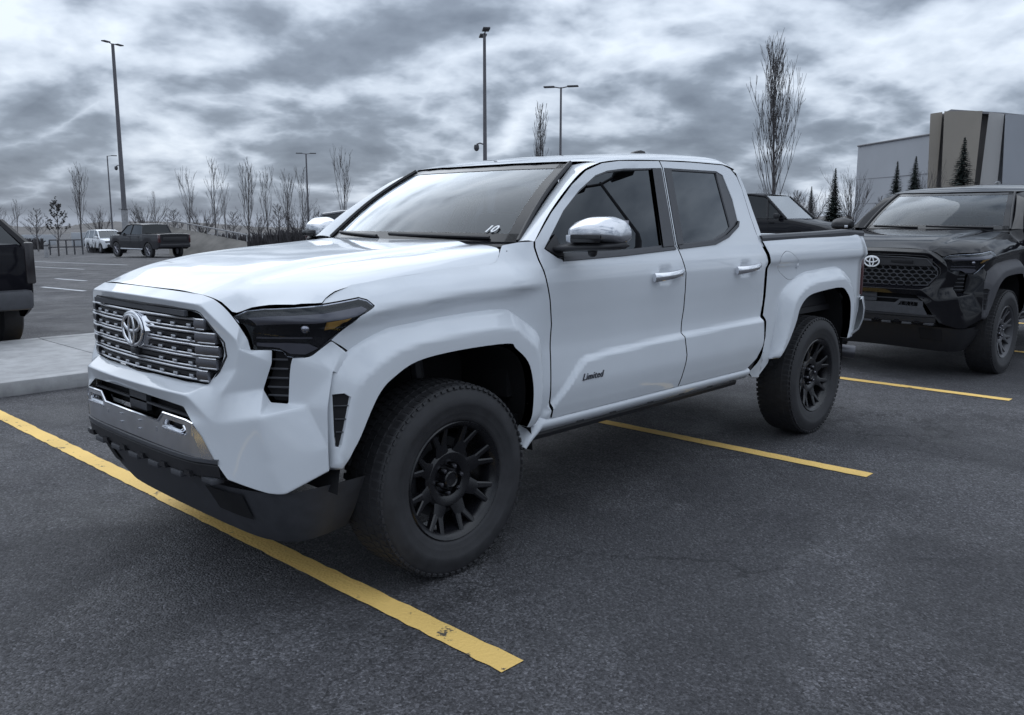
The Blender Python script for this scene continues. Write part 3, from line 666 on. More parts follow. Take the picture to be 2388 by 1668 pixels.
    if v.get('badge'):
        cu = bpy.data.curves.new('badge', 'FONT'); cu.body = 'Limited'; cu.size = .046; cu.extrude = .003; cu.shear = .35; cu.space_character = 1.12
        o = bpy.data.objects.new('tmp', cu); COL.objects.link(o); bpy.context.view_layer.update()
        me = bpy.data.meshes.new_from_object(o.evaluated_get(bpy.context.evaluated_depsgraph_get())); bpy.data.objects.remove(o); bpy.data.curves.remove(cu)
        me.materials.clear(); me.materials.append(DKCHROME)
        b = link(bpy.data.objects.new('trim_badge', me), T); b.matrix_local = Matrix(((1, 0, 0, .803), (0, 0, -1, -.9445), (0, 1, 0, .716), (0, 0, 0, 1)))
        b['label'] = 'small dark chrome script badge low on the front door'
    # ---------------- windshield and cowl
    rows = []
    for k in range(25):
        t = -1+2*k/24; yb = .735*t; yt = .598*t
        b = np.array([.405+.178*t*t, yb, 1.366-.004*t*t]); xt = .988+.125*t*t
        tp = roof_fn(np.array([xt]), np.array([yt]))[0]+np.array([-.004, 0, -.012])
        rows.append([b+(tp-b)*s+np.array([-.6, 0, .8])*.035*math.sin(math.pi*s)*(1-.3*t*t) for s in np.linspace(0, 1, 13)])
    ws = grid_mesh('windshield', rows, G_WS, T)
    rw = np.array(rows)
    off = np.array([-.003, 0, .004])
    fr = [rw[0:1]+off]
    for sl, nm in ((np.s_[0:2], 'e'), (np.s_[23:25], 'e')): grid_mesh('windshield_band', rw[sl]*1.0+off*.4, GLOSSK, ws)
    grid_mesh('windshield_band', rw[:, 11:13]+off*.4, GLOSSK, ws); grid_mesh('windshield_band', rw[:, 0:2]+off*.4, GLOSSK, ws)
    for sg in (-1, 1):
        e = rw[0 if sg < 0 else 24]; tube('windshield_seal', [Vector(q)+Vector((-.004, sg*.004, .006)) for q in e], .012, PLASTIC, ws, 6)
    cowl = [[(.38+.18*(y/.74)**2+dx, y, 1.362+dz) for dx, dz in ((-.01, -.02), (.0, -.012), (.05, .0), (.07, -.03))] for y in np.linspace(-.76, .76, 17)]
    grid_mesh('cowl', cowl, PLASTIC, T)
    for y0, y1 in ((-.60, .02), (.10, .62)):
        pts = []
        for i in range(9):
            y = y0+(y1-y0)*i/8; t = y/.735; pts.append((.40+.178*t*t+.012+.02*i/8, y, 1.384+.012*i/8))
        tube('wiper', pts, .008, PLASTIC, T, 6)
    if v.get('ten'):
        cu = bpy.data.curves.new('n', 'FONT'); cu.body = '10'; cu.size = .062; cu.extrude = .0006; cu.shear = .45; cu.offset = .001
        o = bpy.data.objects.new('tmp', cu); COL.objects.link(o); bpy.context.view_layer.update()
        me = bpy.data.meshes.new_from_object(o.evaluated_get(bpy.context.evaluated_depsgraph_get())); bpy.data.objects.remove(o); bpy.data.curves.remove(cu)
        me.materials.clear(); me.materials.append(WHITEP)
        t0 = -.76; i0 = 3
        A = Vector(rw[3][1]); ax = (Vector(rw[5][1])-Vector(rw[2][1])).normalized(); ay = (Vector(rw[3][3])-Vector(rw[3][1])).normalized(); az = ax.cross(ay).normalized(); ay = az.cross(ax)
        # readable from in front of the truck: text runs towards the truck's left
        ax = -ax; az = ax.cross(ay)
        if az.x > 0: az = -az
        Pm = A+az*.008+ay*.004-ax*(-.0)
        ax = ay.cross(az)
        b = link(bpy.data.objects.new('windshield_number', me), ws)
        b.matrix_local = Matrix(((ax.x, ay.x, az.x, Pm.x), (ax.y, ay.y, az.y, Pm.y), (ax.z, ay.z, az.z, Pm.z), (0, 0, 0, 1)))
        b['label'] = 'white painted number low on the windshield'
    # ---------------- front
    V = dict(S0=(-.838, 0, 1.203), S1=(-.832, .25, 1.200), S2=(-.811, .45, 1.194), S3=(-.793, .497, 1.180), S4=(-.781, .538, 1.160), S5=(-.769, .582, 1.124),
             R0=(-.893, 0, 1.175), R1=(-.884, .25, 1.172), R2=(-.846, .50, 1.162), R3=(-.814, .594, 1.090), R4=(-.787, .644, 1.040), R5=(-.784, .648, 1.010), R6=(-.791, .636, .932),
             G0=(-.872, 0, 1.138), G1=(-.863, .25, 1.138), G2=(-.842, .455, 1.134), G2b=(-.837, .482, 1.127), G3=(-.821, .541, 1.068), G4=(-.807, .581, 1.029), G5=(-.804, .588, .980), G6=(-.817, .553, .921), G7=(-.835, .506, .868), G8=(-.848, .40, .863), G9=(-.868, .15, .866), G10=(-.871, 0, .866),
             Hb=(-.760, .617, 1.087), Hc=(-.742, .639, 1.040), Hd=(-.736, .646, 1.000), LT=(-.690, .714, 1.001), LM=(-.692, .712, .954), LB=(-.712, .680, .855), Lb2=(-.697, .703, .808), Lb3=(-.657, .757, .805),
             A1=(-.838, .600, .846), B0=(-.930, 0, .832), B1=(-.925, .25, .832), B2=(-.905, .470, .832), O0=(-.906, 0, .790), O1=(-.902, .25, .787), O2=(-.893, .419, .781), O3=(-.899, .496, .730), O4=(-.868, .580, .603), O5=(-.842, .634, .530),
             E1=(-.862, .585, .735), N0=(-.772, .746, .772), E2=(-.622, .820, .800), K1=(-.846, .622, .612), K2=(-.812, .680, .547), N1=(-.752, .772, .600), Q1=(-.748, .772, .480), Q2=(-.713, .812, .486), Q3=(-.592, .902, .565),
             FE0=(-.497, .878, 1.000), FE1=(-.552, .890, .930), FE2=(-.586, .897, .800), FE3=(-.590, .900, .650), HB0=(-.535, .862, 1.034), HB1=(-.590, .825, .984), HB2=(-.604, .813, .974), LTR=(-.643, .774, .973), LMR=(-.650, .765, .945),
             Z1=(-.78, .62, .56), Z2=(-.70, .75, .52), Z3=(-.56, .87, .59), FB0=(-.46, .886, .965), FB1=(-.50, .885, .90))
    F = [('S0', 'S1', 'R1', 'R0'), ('S1', 'S2', 'R2', 'R1'), ('S2', 'S3', 'R2'), ('S3', 'S4', 'R3', 'R2'), ('S4', 'S5', 'R4', 'R3'), ('S5', 'Hb', 'R4'), ('Hb', 'Hc', 'R5', 'R4'), ('Hc', 'Hd', 'R5'), ('Hd', 'LT', 'LM', 'R5'), ('R5', 'LM', 'R6'), ('LM', 'LB', 'A1', 'R6'),
         ('R0', 'R1', 'G1', 'G0'), ('R1', 'R2', 'G2', 'G1'), ('R2', 'G2b', 'G2'), ('R2', 'R3', 'G3', 'G2b'), ('R3', 'R4', 'G4', 'G3'), ('R4', 'R5', 'G5', 'G4'), ('R5', 'R6', 'G6', 'G5'), ('R6', 'A1', 'G7', 'G6'),
         ('G10', 'G9', 'B1', 'B0'), ('G9', 'G8', 'B2', 'B1'), ('G8', 'G7', 'B2'), ('G7', 'A1', 'E1', 'B2'), ('A1', 'LB', 'N0', 'E1'), ('LB', 'Lb2', 'N0'), ('Lb2', 'Lb3', 'E2', 'N0'),
         ('B0', 'B1', 'O1', 'O0'), ('B1', 'B2', 'O2', 'O1'), ('B2', 'E1', 'O3', 'O2'), ('E1', 'K1', 'O4', 'O3'), ('K1', 'K2', 'O5', 'O4'),
         ('E1', 'N0', 'N1', 'K1'), ('K1', 'N1', 'Q1', 'K2'), ('N0', 'E2', 'FE3', 'N1'), ('E2', 'FE2', 'FE3'), ('N1', 'FE3', 'Q3', 'Q2'), ('N1', 'Q2', 'Q1'), ('K2', 'Q1', 'O5'), ('Q1', 'Q2', 'Z2', 'O5'), ('Q2', 'Q3', 'Z3', 'Z2'),
         ('Lb3', 'LMR', 'FE1', 'E2'), ('E2', 'FE1', 'FE2'), ('LMR', 'LTR', 'HB2', 'FE1'), ('HB2', 'HB1', 'FE1'), ('HB1', 'HB0', 'FE0', 'FE1'), ('HB0', 'FB0', 'FE0'), ('FE0', 'FB0', 'FB1', 'FE1')]
    fb = cage('front_fascia', V, F, P, T, bev=.012, seg=4)
    # grille back and bars
    gb = [(y, z) for y, z in ((0, 1.142), (.25, 1.142), (.455, 1.138), (.482, 1.131), (.545, 1.068), (.585, 1.029), (.592, .98), (.557, .921), (.510, .862), (.40, .858), (0, .862))]
    outl = gb+[(-y, z) for y, z in gb[::-1] if y > 0]
    gr = panel('grille', outl, lambda y, z: np.stack([_pg(np.abs(y))+.045, y, z], -1), VOID, T, res=.06, depth=0, flip=True)
    edge = crm([( _pg(abs(y))+.012, y, z) for y, z in outl], 1, True)
    tube('grille_rim', [Vector(e) for e in edge]+[Vector(edge[0])], .006, PLASTIC, gr, 6)
    if ltd:
        for zt in (1.104, 1.055, 1.008, .962, .914):
            zb = zt-.031; hw = float(_GHW(zt-.015))-.012
            bar = empty('grille_bar', (0, 0, 0), 0, gr)
            bm = bmesh.new(); ys = np.linspace(-hw, hw, 29)
            for zz, r in ((zt, .0050), (zb, .0042)):
                bm_tube(bm, [(_pg(abs(y))+(.008 if abs(y) < .45 else -.001), y, zz+(.002 if zz == zt else -.002)) for y in ys], r, 6)
            bmobj('bar_rail', bm, SATIN, bar)
            for sg in (-1, 1):
                bm = bmesh.new(); y0, y1 = .458, hw
                a = [Vector((_pg(y), sg*y, 0)) for y in (y0, (y0+y1)/2, y1)]
                vs = []
                for q in a: vs.append([bm.verts.new(q+Vector((dx, 0, z))) for dx, z in ((.03, zt+.003), (-.002, zt+.003), (-.006, (zt+zb)/2), (-.002, zb-.003), (.03, zb-.003))])
                for r0, r1 in zip(vs, vs[1:]):
                    for i in range(4): bm.faces.new((r0[i], r0[i+1], r1[i+1], r1[i]))
                bm.faces.new(vs[0]); bm.faces.new(vs[-1]); bmesh.ops.recalc_face_normals(bm, faces=bm.faces); bmobj('bar_end', bm, BAREND, bar, 25)
            k = 0
            for y in np.arange(-.41, .42, .103):
                if abs(y) < .11 and .95 < zt < 1.11: continue
                bm = bmesh.new(); bm_box(bm, (_pg(abs(y))+.010, y, zb+.009), (.012, .030, .012), None, .003); bmobj('bar_link', bm, SATIN, bar)
            # dark body of the bar behind the slots
            bm = bmesh.new(); bm_tube(bm, [(_pg(abs(y))+.024, y, (zt+zb)/2) for y in ys], .013, 6); bmobj('bar_core', bm, PLASTIC, bar)
        box('grille_top', (_pg(0)+.022, 0, 1.126), (.014, .84, .020), PLAST_G, gr)
        # emblem plate
        bm = bmesh.new(); hexa = [(.125, 0), (.098, .062), (.045, .078), (-.045, .078), (-.098, .062), (-.125, 0), (-.098, -.062), (-.045, -.078), (.045, -.078), (.098, -.062)]
        r0 = [bm.verts.new((-.850, y, 1.035+z)) for y, z in hexa]; r1 = [bm.verts.new((-.884, y*.86, 1.035+z*.90)) for y, z in hexa]
        for i in range(len(hexa)): j = (i+1) % len(hexa); bm.faces.new((r0[i], r0[j], r1[j], r1[i]))
        bm.faces.new(r1); bmesh.ops.recalc_face_normals(bm, faces=bm.faces); pl = bmobj('emblem_plate', bm, CHROME, gr, 20)
        bm = bmesh.new(); r = [bm.verts.new((-.8848, .088*math.cos(t), 1.035+.060*math.sin(t))) for t in [2*math.pi*k/32 for k in range(32)]]; bm.faces.new(r); bmesh.ops.recalc_face_normals(bm, faces=bm.faces); bmobj('emblem_field', bm, HOUS_K, pl)
        emblem(pl, -.889, 1.035, .092, .064, CHROME)
        bm = bmesh.new(); bm_box(bm, (-.875, 0, .948), (.04, .05, .028), None, .008); bmobj('front_camera', bm, PLASTIC, gr)
    else:
        # honeycomb mesh
        bm = bmesh.new(); rh = .036
        for r_ in range(6):
            for c_ in range(-9, 10):
                y = c_*rh*1.85+(r_ % 2)*rh*.925; z = .885+r_*rh*.95
                if z > 1.03 or abs(y) > float(_GHW(z))-.03: continue
                pts = [(_pg(abs(y))+.012, y+rh*1.02*math.cos(t), z+rh*.62*math.sin(t)) for t in [math.pi/3*k for k in range(7)]]
                for a, b in zip(pts, pts[1:]): bm_tube(bm, [a, b], .0045, 4, False)
        bmobj('grille_mesh', bm, PLAST_G, gr)
        bw = .50
        bm = bmesh.new(); ys = np.linspace(-.53, .53, 23)
        rws = [[(_pg(abs(y))+dx, y, z) for dx, z in ((.02, 1.118), (-.004, 1.112), (-.006, 1.045), (.02, 1.035))] for y in ys]
        grid_mesh('grille_band', rws, PLASTIC, gr, sharp=30)
        for sg in (-1, 1): box('band_slot', (_pg(.27)-.004, sg*.27, 1.08), (.012, .20, .030), VOID, gr, None, .004)
        pts = [(-.885+.006, .0, .868)]
        tube('grille_trim', [(_pg(abs(y))-.004, y, z) for y, z in ((-.40, .868), (-.505, .872), (-.575, .965), (-.575, 1.0), (-.53, 1.055), (-.48, 1.11), (-.3, 1.122), (0, 1.126), (.3, 1.122), (.48, 1.11), (.53, 1.055), (.575, 1.0), (.575, .965), (.505, .872), (.40, .868))], .005, PLAST_G, gr, 6)
        emblem(gr, -.899, 1.075, .070, .048, v['emblem'])
    # lower intake
    ib = [[(-.83, y, z) for z in (.80, .69)] for y in np.linspace(-.52, .52, 5)]
    it = grid_mesh('lower_intake', ib, VOID, T)
    box('intake_bar', (-.872, 0, .742), (.012, .90, .008), PLAST_G, it); box('radar_sensor', (-.868, .02, .748), (.02, .16, .085), PLAST_G, it)
    # satin skid panel with tow hook pockets
    half = [(0, .704), (.248, .704), (.292, .741), (.455, .736), (.494, .728), (.497, .682), (.531, .614), (.531, .604), (.40, .607), (0, .610)]
    outl = half+[(-y, z) for y, z in half[::-1] if y > 1e-6]
    pk = [[(s*a, b) for a, b in ((.275, .684), (.450, .678), (.452, .716), (.305, .721))] for s in (1, -1)]
    sx = lambda y, z: np.stack([skid_x(y, z)+.06*np.clip(z-.66, 0, 1)*.4, y, z], -1)
    sk = panel('skid_panel', outl, sx, SATIN if ltd else PLAST_G, T, holes=pk, res=.04, depth=.03, flip=True)
    for sg in (-1, 1):
        q = pk[0 if sg > 0 else 1]
        panel('hook_pocket', q, lambda y, z: sx(y, z)+np.array([.045, 0, 0]), PLAST_G if ltd else VOID, sk, res=.05, depth=0, flip=True)
        if ltd:
            tube('tow_hook', [(-.905, sg*.30, .690), (-.905, sg*.42, .690), (-.90, sg*.44, .70), (-.90, sg*.43, .712)], .008, CHROME, sk, 8)
            box('pocket_ledge', (-.903, sg*.362, .6815), (.034, .165, .006), CHROME, sk)
            meshobj('skid_end', [(-.9035, sg*.500, .728), (-.889, sg*.534, .690), (-.8685, sg*.582, .606), (-.878, sg*.560, .600), (-.890, sg*.534, .604), (-.8995, sg*.500, .682)], [(0, 1, 2, 3, 4, 5)], CHROME, sk)
    if ltd:
        tube('skid_trim', [(float(skid_x(y, 0))-.001+.024*max(0, z-.66), y, z) for y, z in [(-a, b) for a, b in half[5:0:-1]]+half[:6]], .0055, CHROME, sk, 6)
        for sg in (-1, 1):
            for zz in (.680, .646): box('plate_clip', (-.9235, sg*.087, zz), (.004, .020, .005), CHROME, sk)
            box('plate_clip', (-.918, sg*.232, .668), (.004, .006, .016), CHROME, sk)
    else:
        cu = bpy.data.curves.new('n', 'FONT'); cu.body = 'TACOMA' if False else 'TRD'; cu.size = .055; cu.extrude = .002; cu.space_character = 1.5
        o = bpy.data.objects.new('tmp', cu); COL.objects.link(o); bpy.context.view_layer.update()
        me = bpy.data.meshes.new_from_object(o.evaluated_get(bpy.context.evaluated_depsgraph_get())); bpy.data.objects.remove(o); bpy.data.curves.remove(cu)
        me.materials.clear(); me.materials.append(DKCHROME)
        b = link(bpy.data.objects.new('trim_badge', me), sk); b.matrix_local = Matrix(((0, 0, -1, -.914), (-1, 0, 0, -.29), (0, 1, 0, .685), (0, 0, 0, 1)))
    # strip and toothed lip
    ys = np.linspace(-.60, .60, 25)
    g = [[(skid_x(y, 0)+dx, y, z+.0) for dx, z in ((.010, .608), (-.006, .602), (-.006, .588), (.004, .584))] for y in ys]
    grid_mesh('lip_strip', g, PLAST_G if ltd else PLASTIC, T, sharp=40)
    g = [[(skid_x(y, 0)+dx, y, z) for dx, z in ((.004, .584), (-.002, .578), (.004, .535), (.06, .50))] for y in ys]
    lip = grid_mesh('lower_lip', g, PLASTIC, T, sharp=40)
    for y in (-.454, -.274, -.088, .088, .274, .454):
        bm = bmesh.new(); x0 = float(skid_x(y, 0))
        vs = [bm.verts.new((x0+dx, y+dy, z)) for dx in (-.008, .05) for dy, z in ((-.028, .528), (.028, .528), (.018, .548), (-.018, .548))]
        bm.faces.new(vs[:4][::-1])
        for i in range(4): j = (i+1) % 4; bm.faces.new((vs[i], vs[j], vs[4+j], vs[4+i]))
        bmesh.ops.recalc_face_normals(bm, faces=bm.faces); bmobj('lip_tooth', bm, GLOSSK, lip)
    for y in (-.545, -.364, -.18, 0, .18, .364, .545):
        bm = bmesh.new(); x0 = float(skid_x(y, 0)); bm_box(bm, (x0+.022, y, .520), (.05, .085, .022), None, .004); bmobj('lip_block', bm, PLAST_G, lip)
    # air dam
    top = crm([(-.40, -.86, .50), (-.55, -.86, .50), (-.70, -.78, .48), (-.80, -.64, .49), (-.85, -.45, .50), (-.86, 0, .505), (-.85, .45, .50), (-.80, .64, .49), (-.70, .78, .48), (-.55, .86, .50), (-.40, .86, .50)], 5)
    mid = crm([(-.41, -.80, .36), (-.54, -.805, .35), (-.66, -.745, .325), (-.73, -.63, .33), (-.765, -.45, .345), (-.785, 0, .355), (-.765, .45, .345), (-.73, .63, .33), (-.66, .745, .325), (-.54, .805, .35), (-.41, .80, .36)], 5)
    bot = crm([(-.41, -.745, .275), (-.53, -.748, .265), (-.61, -.715, .256), (-.675, -.63, .256), (-.710, -.45, .262), (-.735, 0, .275), (-.710, .45, .262), (-.675, .63, .256), (-.61, .715, .256), (-.53, .748, .265), (-.41, .745, .275)], 5)
    ins = [(x+.10, y*.9, z+.01) for x, y, z in bot]
    dam = grid_mesh('air_dam', [list(t) for t in zip(top, mid, bot, ins)], PLAST_G if ltd else PLASTIC, T, sharp=25)
    for sg in (-1, 1):
        q = [(np.array(a), np.array(b)) for a, b in zip(top, mid) if .40 < sg*a[1] < .66]
        grid_mesh('dam_recess_shade', [[a+(b-a)*t+np.array([-.006, sg*.003, -.004]) for t in (.12, .80)] for a, b in q], VOID, dam)  # flat black sheet just proud of the dam; recess shade is in its colour
    # ---------------- cab inside, back wall, bed
    meshobj('cab_back', [(2.615, -.86, 1.32), (2.615, .86, 1.32), (2.60, .70, 1.74), (2.60, -.70, 1.74)], [(0, 1, 2, 3)], P, T)
    meshobj('rear_window', [(2.618, -.62, 1.40), (2.618, .62, 1.40), (2.606, .55, 1.70), (2.606, -.55, 1.70)], [(0, 1, 2, 3)], GLOSSK, T)
    meshobj('roof_back', [(2.586, -.70, 1.745), (2.60, -.70, 1.735), (2.60, .70, 1.735), (2.586, .70, 1.745), (2.588, .55, 1.84), (2.594, 0, 1.869), (2.588, -.55, 1.84)], [(0, 1, 2, 3, 4, 5, 6)], P, T)
    box('firewall', (.46, 0, 1.0), (.04, 1.6, .66), VOID, T)
    dash = [[(x, y, z) for x, z in ((.50, 1.33), (.62, 1.345), (.85, 1.335), (.98, 1.30), (1.02, 1.20), (1.0, .95))] for y in np.linspace(-.80, .80, 9)]
    grid_mesh('dashboard', dash, DASHM, T)
    sw = empty('steering_wheel', (1.08, -.39, 1.22), 0, T); sw.rotation_euler = (0, R(-62), 0)
    bm = bmesh.new(); pts = [(.19*math.cos(t), .19*math.sin(t), 0) for t in np.linspace(0, 2*math.pi, 33)]; bm_tube(bm, pts, .015, 8, False); bm_tube(bm, [(-.18, 0, 0), (.18, 0, 0)], .018, 6); bm_tube(bm, [(0, 0, 0), (0, -.18, 0)], .018, 6); bmobj('wheel_rim', bm, PLASTIC, sw)
    for sx_, ys_ in ((1.35, (-.40, .40)), (2.22, (-.42, .42))):
        for y in ys_:
            st = empty('seat', (sx_, y, .78), 0, T)
            box('seat_cushion', (0, 0, .10), (.50, .50, .16), SEATM, st, None, .05)
            box('seat_back', (.28, 0, .42), (.14, .50, .62), SEATM, st, Matrix.Rotation(R(14), 4, 'Y'), .05)
            box('headrest', (.38, 0, .80), (.10, .26, .18), SEATM, st, Matrix.Rotation(R(10), 4, 'Y'), .04)
    box('cab_floor', (1.5, 0, .56), (2.2, 1.66, .06), VOID, T)
    box('headliner', (1.85, 0, 1.755), (1.35, 1.2, .02), SEATM, T)
    tube('interior_mirror', [(.98, -.10, 1.62), (.98, .10, 1.62)], .03, PLASTIC, T, 8)
    box('bed_floor', (3.40, 0, .84), (1.62, 1.62, .04), PLASTIC, T); box('bed_front', (2.66, 0, 1.08), (.05, 1.62, .54), PLASTIC, T)
    box('tailgate', (4.22, 0, 1.07), (.06, 1.48, .56), P, T, None, .012)
    for sg in (-1, 1): box('tail_light', (4.205, sg*.822, 1.08), (.05, .112, .36), REDL, T, None, .015)
    bp_ = [[(x, y, z) for x, z in ((4.05, .66), (4.23, .63), (4.30, .70), (4.31, .80), (4.26, .875), (4.20, .885))] for y in np.linspace(-.70, .70, 7)]
    rb = grid_mesh('rear_bumper', bp_, P if ltd else PLASTIC, T, sharp=40)
    for sg in (-1, 1):
        s0 = [(4.20, .885), (4.245, .89), (4.285, .80), (4.272, .72), (4.20, .645), (4.02, .605), (3.97, .605)]
        s1 = [(4.20, .885), (4.26, .875), (4.31, .80), (4.30, .70), (4.23, .63), (4.05, .60), (3.97, .60)]
        s2 = [(x-.006, z) for x, z in s0]
        g = [[(x, sg*.70, z) for x, z in s1], [(x-.004, sg*.80, z) for x, z in s1], [(x-.008, sg*.86, z) for x, z in s0], [(x-.03, sg*.892, z) for x, z in s2], [(x-.07, sg*.897, (z-.75)*.9+.75) for x, z in s2]]
        grid_mesh('bumper_corner', g, P if ltd else PLASTIC, rb, sharp=60)
    bm = bmesh.new(); rings = lathe(bm, [(0, .050), (.20, .052), (.21, .050), (.205, .045), (.03, .045)], (0, 0, 0), 'x', 20)
    ex = bmobj('exhaust_tip', bm, PIPE, T, 40); ex.location = (4.27, -.60, .455); ex.rotation_euler = (0, R(5), R(-66))
    # ---------------- underneath
    for sg in (-1, 1): tube('chassis_rail', [(-.55, sg*.40, .50), (.6, sg*.42, .44), (2.4, sg*.45, .44), (3.2, sg*.45, .58), (4.1, sg*.45, .55)], .055, STEEL, T, 6)
    tube('front_axle', [(0, -.70, .42), (0, .70, .42)], .06, STEEL, T, 8); tube('rear_axle', [(3.35, -.72, .40), (3.35, .72, .40)], .055, STEEL, T, 8)
    bm = bmesh.new(); bmesh.ops.create_uvsphere(bm, u_segments=12, v_segments=8, radius=.15, matrix=Matrix.Translation((3.35, 0, .40))); bmobj('differential', bm, STEEL, T)
    tube('exhaust_pipe', [(.6, -.15, .40), (2.0, -.22, .38), (3.0, -.55, .48), (4.1, -.70, .48)], .035, STEEL, T, 8)
    box('floor_pan', (1.4, 0, .53), (3.6, 1.5, .03), VOID, T); box('transfer_case', (1.0, 0, .42), (.7, .4, .18), STEEL, T, None, .03)
    for sg in (-1, 1): tube('sway_strut', [(.12, sg*.62, .45), (.06, sg*.60, .95)], .03, STEEL, T, 8)
    return T
# ------------------------------------------------------------------ ground
def gz(x, y):
    x = np.asarray(x, float); y = np.asarray(y, float); r = np.hypot(x+2.3, y+3.5)
    s = np.maximum(0, np.minimum(y, 62)-6)
    z = -.021*(s-3*(1-np.exp(-s/3)))
    far = np.maximum(0, r-135); return z-.016*far*np.clip(far/120, 0, 1)
def asphalt_mat():
    m = bpy.data.materials.new('asphalt'); m.use_nodes = True; nt = m.node_tree; b = nt.nodes['Principled BSDF']
    g = nd(nt, 'ShaderNodeNewGeometry'); pos = g.outputs['Position']
    def noise(sc, de=4.0, ro=.6, dist=0.0):
        n = nd(nt, 'ShaderNodeTexNoise', i_Scale=sc, i_Detail=de, i_Roughness=ro, i_Distortion=dist); nt.links.new(pos, n.inputs[0]); return n.outputs[0]
    def vor(sc):
        n = nd(nt, 'ShaderNodeTexVoronoi', i_Scale=sc); nt.links.new(pos, n.inputs[0]); return n
    base = ramp(nt, noise(.55, 5, .62, .6), [(.34, (.056, .055, .060)), (.50, (.072, .071, .077)), (.66, (.090, .089, .096))])
    worn = ramp(nt, noise(3.2, 6, .65, .3), [(.35, .92), (.65, 1.08)])
    c = mixc(nt, 1.0, base, worn, 'MULTIPLY')
    v1 = vor(105.0); g1 = ramp(nt, v1.outputs['Color'], [(.08, .45), (.35, .82), (.65, 1.10), (.95, 2.0)])
    c = mixc(nt, 1.0, c, g1, 'MULTIPLY')
    c = mixc(nt, .8, c, ramp(nt, vor(170.0).outputs['Color'], [(.10, .55), (.55, 1.0), (.93, 1.6)]), 'MULTIPLY')
    v2 = vor(40.0); sp = ramp(nt, v2.outputs['Color'], [(.86, 0.0), (.93, 1.0)])
    dd = ramp(nt, v2.outputs['Distance'], [(.16, 1.0), (.30, 0.0)])
    c = mixc(nt, vmath(nt, 'MULTIPLY', vmath(nt, 'MULTIPLY', sp, dd), .8), c, (.24, .24, .26))
    # darker patches scattered by large noise
    dark_patch = ramp(nt, noise(.42, 6, .66, .5), [(.50, 0.0), (.545, 1.0)])
    c = mixc(nt, vmath(nt, 'MULTIPLY', dark_patch, .38), c, (.026, .026, .030))
    # hairline cracks
    wv = nd(nt, 'ShaderNodeTexNoise', i_Scale=1.4, i_Detail=5.0, i_Roughness=.7); nt.links.new(pos, wv.inputs[0])
    ad = nd(nt, 'ShaderNodeVectorMath', operation='ADD'); nt.links.new(pos, ad.inputs[0]); nt.links.new(wv.outputs['Color'], ad.inputs[1])
    ve = nd(nt, 'ShaderNodeTexVoronoi', feature='DISTANCE_TO_EDGE', i_Scale=.42); nt.links.new(ad.outputs[0], ve.inputs[0])
    ck = vmath(nt, 'MULTIPLY', ramp(nt, ve.outputs['Distance'], [(.002, 1.0), (.006, 0.0)]), ramp(nt, noise(.35, 3), [(.50, 0.0), (.60, .75)]))
    c = mixc(nt, ck, c, (.016, .016, .018))
    # oil drips and scuffs
    oil = ramp(nt, noise(1.1, 6, .7, 1.2), [(.60, 0.0), (.70, .45)])
    c = mixc(nt, oil, c, (.022, .022, .025))
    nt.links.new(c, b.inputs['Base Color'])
    nt.links.new(ramp(nt, noise(1.6, 5, .6, .5), [(.35, .62), (.65, .88)]), b.inputs['Roughness'])
    b.inputs['Specular IOR Level'].default_value = .35
    h = vmath(nt, 'ADD', vmath(nt, 'MULTIPLY', v1.outputs['Distance'], -1.0), vmath(nt, 'MULTIPLY', noise(180, 3, .6), .35))
    bp = nd(nt, 'ShaderNodeBump', i_Strength=.75, i_Distance=.010); nt.links.new(h, bp.inputs['Height']); nt.links.new(bp.outputs[0], b.inputs['Normal'])
    MATS['asphalt'] = m; return m
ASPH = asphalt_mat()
xs = np.concatenate([-np.geomspace(1200, 40, 14), np.linspace(-36, 60, 49), np.geomspace(66, 1500, 16)])
ys = np.concatenate([-np.geomspace(900, 30, 10), np.linspace(-26, 90, 117), np.geomspace(96, 1800, 16)])
X, Y = np.meshgrid(xs, ys, indexing='ij'); gp = np.stack([X, Y, gz(X, Y)], -1)
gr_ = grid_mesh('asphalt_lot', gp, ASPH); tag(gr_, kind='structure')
def paint_mat(name, col, wear, sc=1.0):
    m = bpy.data.materials.new(name); m.use_nodes = True; nt = m.node_tree; b = nt.nodes['Principled BSDF']
    g = nd(nt, 'ShaderNodeNewGeometry')
    n = nd(nt, 'ShaderNodeTexNoise', i_Scale=9.0*sc, i_Detail=7.0, i_Roughness=.72); nt.links.new(g.outputs['Position'], n.inputs[0])
    n2 = nd(nt, 'ShaderNodeTexVoronoi', i_Scale=70.0); nt.links.new(g.outputs['Position'], n2.inputs[0])
    n3 = nd(nt, 'ShaderNodeTexNoise', i_Scale=.9, i_Detail=3.0); nt.links.new(g.outputs['Position'], n3.inputs[0])
    f = vmath(nt, 'ADD', n.outputs[0], vmath(nt, 'MULTIPLY', vmath(nt, 'SUBTRACT', n3.outputs[0], .5), .35))
    chip = ramp(nt, f, [(wear-.03, 1.0), (wear+.01, 0.0)])
    pit = ramp(nt, n2.outputs['Color'], [(.04, 1.0), (.07, 0.0)])
    k = vmath(nt, 'MAXIMUM', chip, vmath(nt, 'MULTIPLY', pit, .8))
    dirt = ramp(nt, n3.outputs[0], [(.35, tuple(c*.78 for c in col)), (.6, col)])
    nt.links.new(mixc(nt, k, dirt, (.055, .053, .052)), b.inputs['Base Color']); b.inputs['Roughness'].default_value = .75
    bp = nd(nt, 'ShaderNodeBump', i_Strength=.5, i_Distance=.006); nt.links.new(n2.outputs['Distance'], bp.inputs['Height']); nt.links.new(bp.outputs[0], b.inputs['Normal'])
    return m
YEL = paint_mat('yellow_paint', (.93, .62, .19), .36); WHL = paint_mat('white_line_paint', (.55, .57, .60), .36)
random.seed(4)
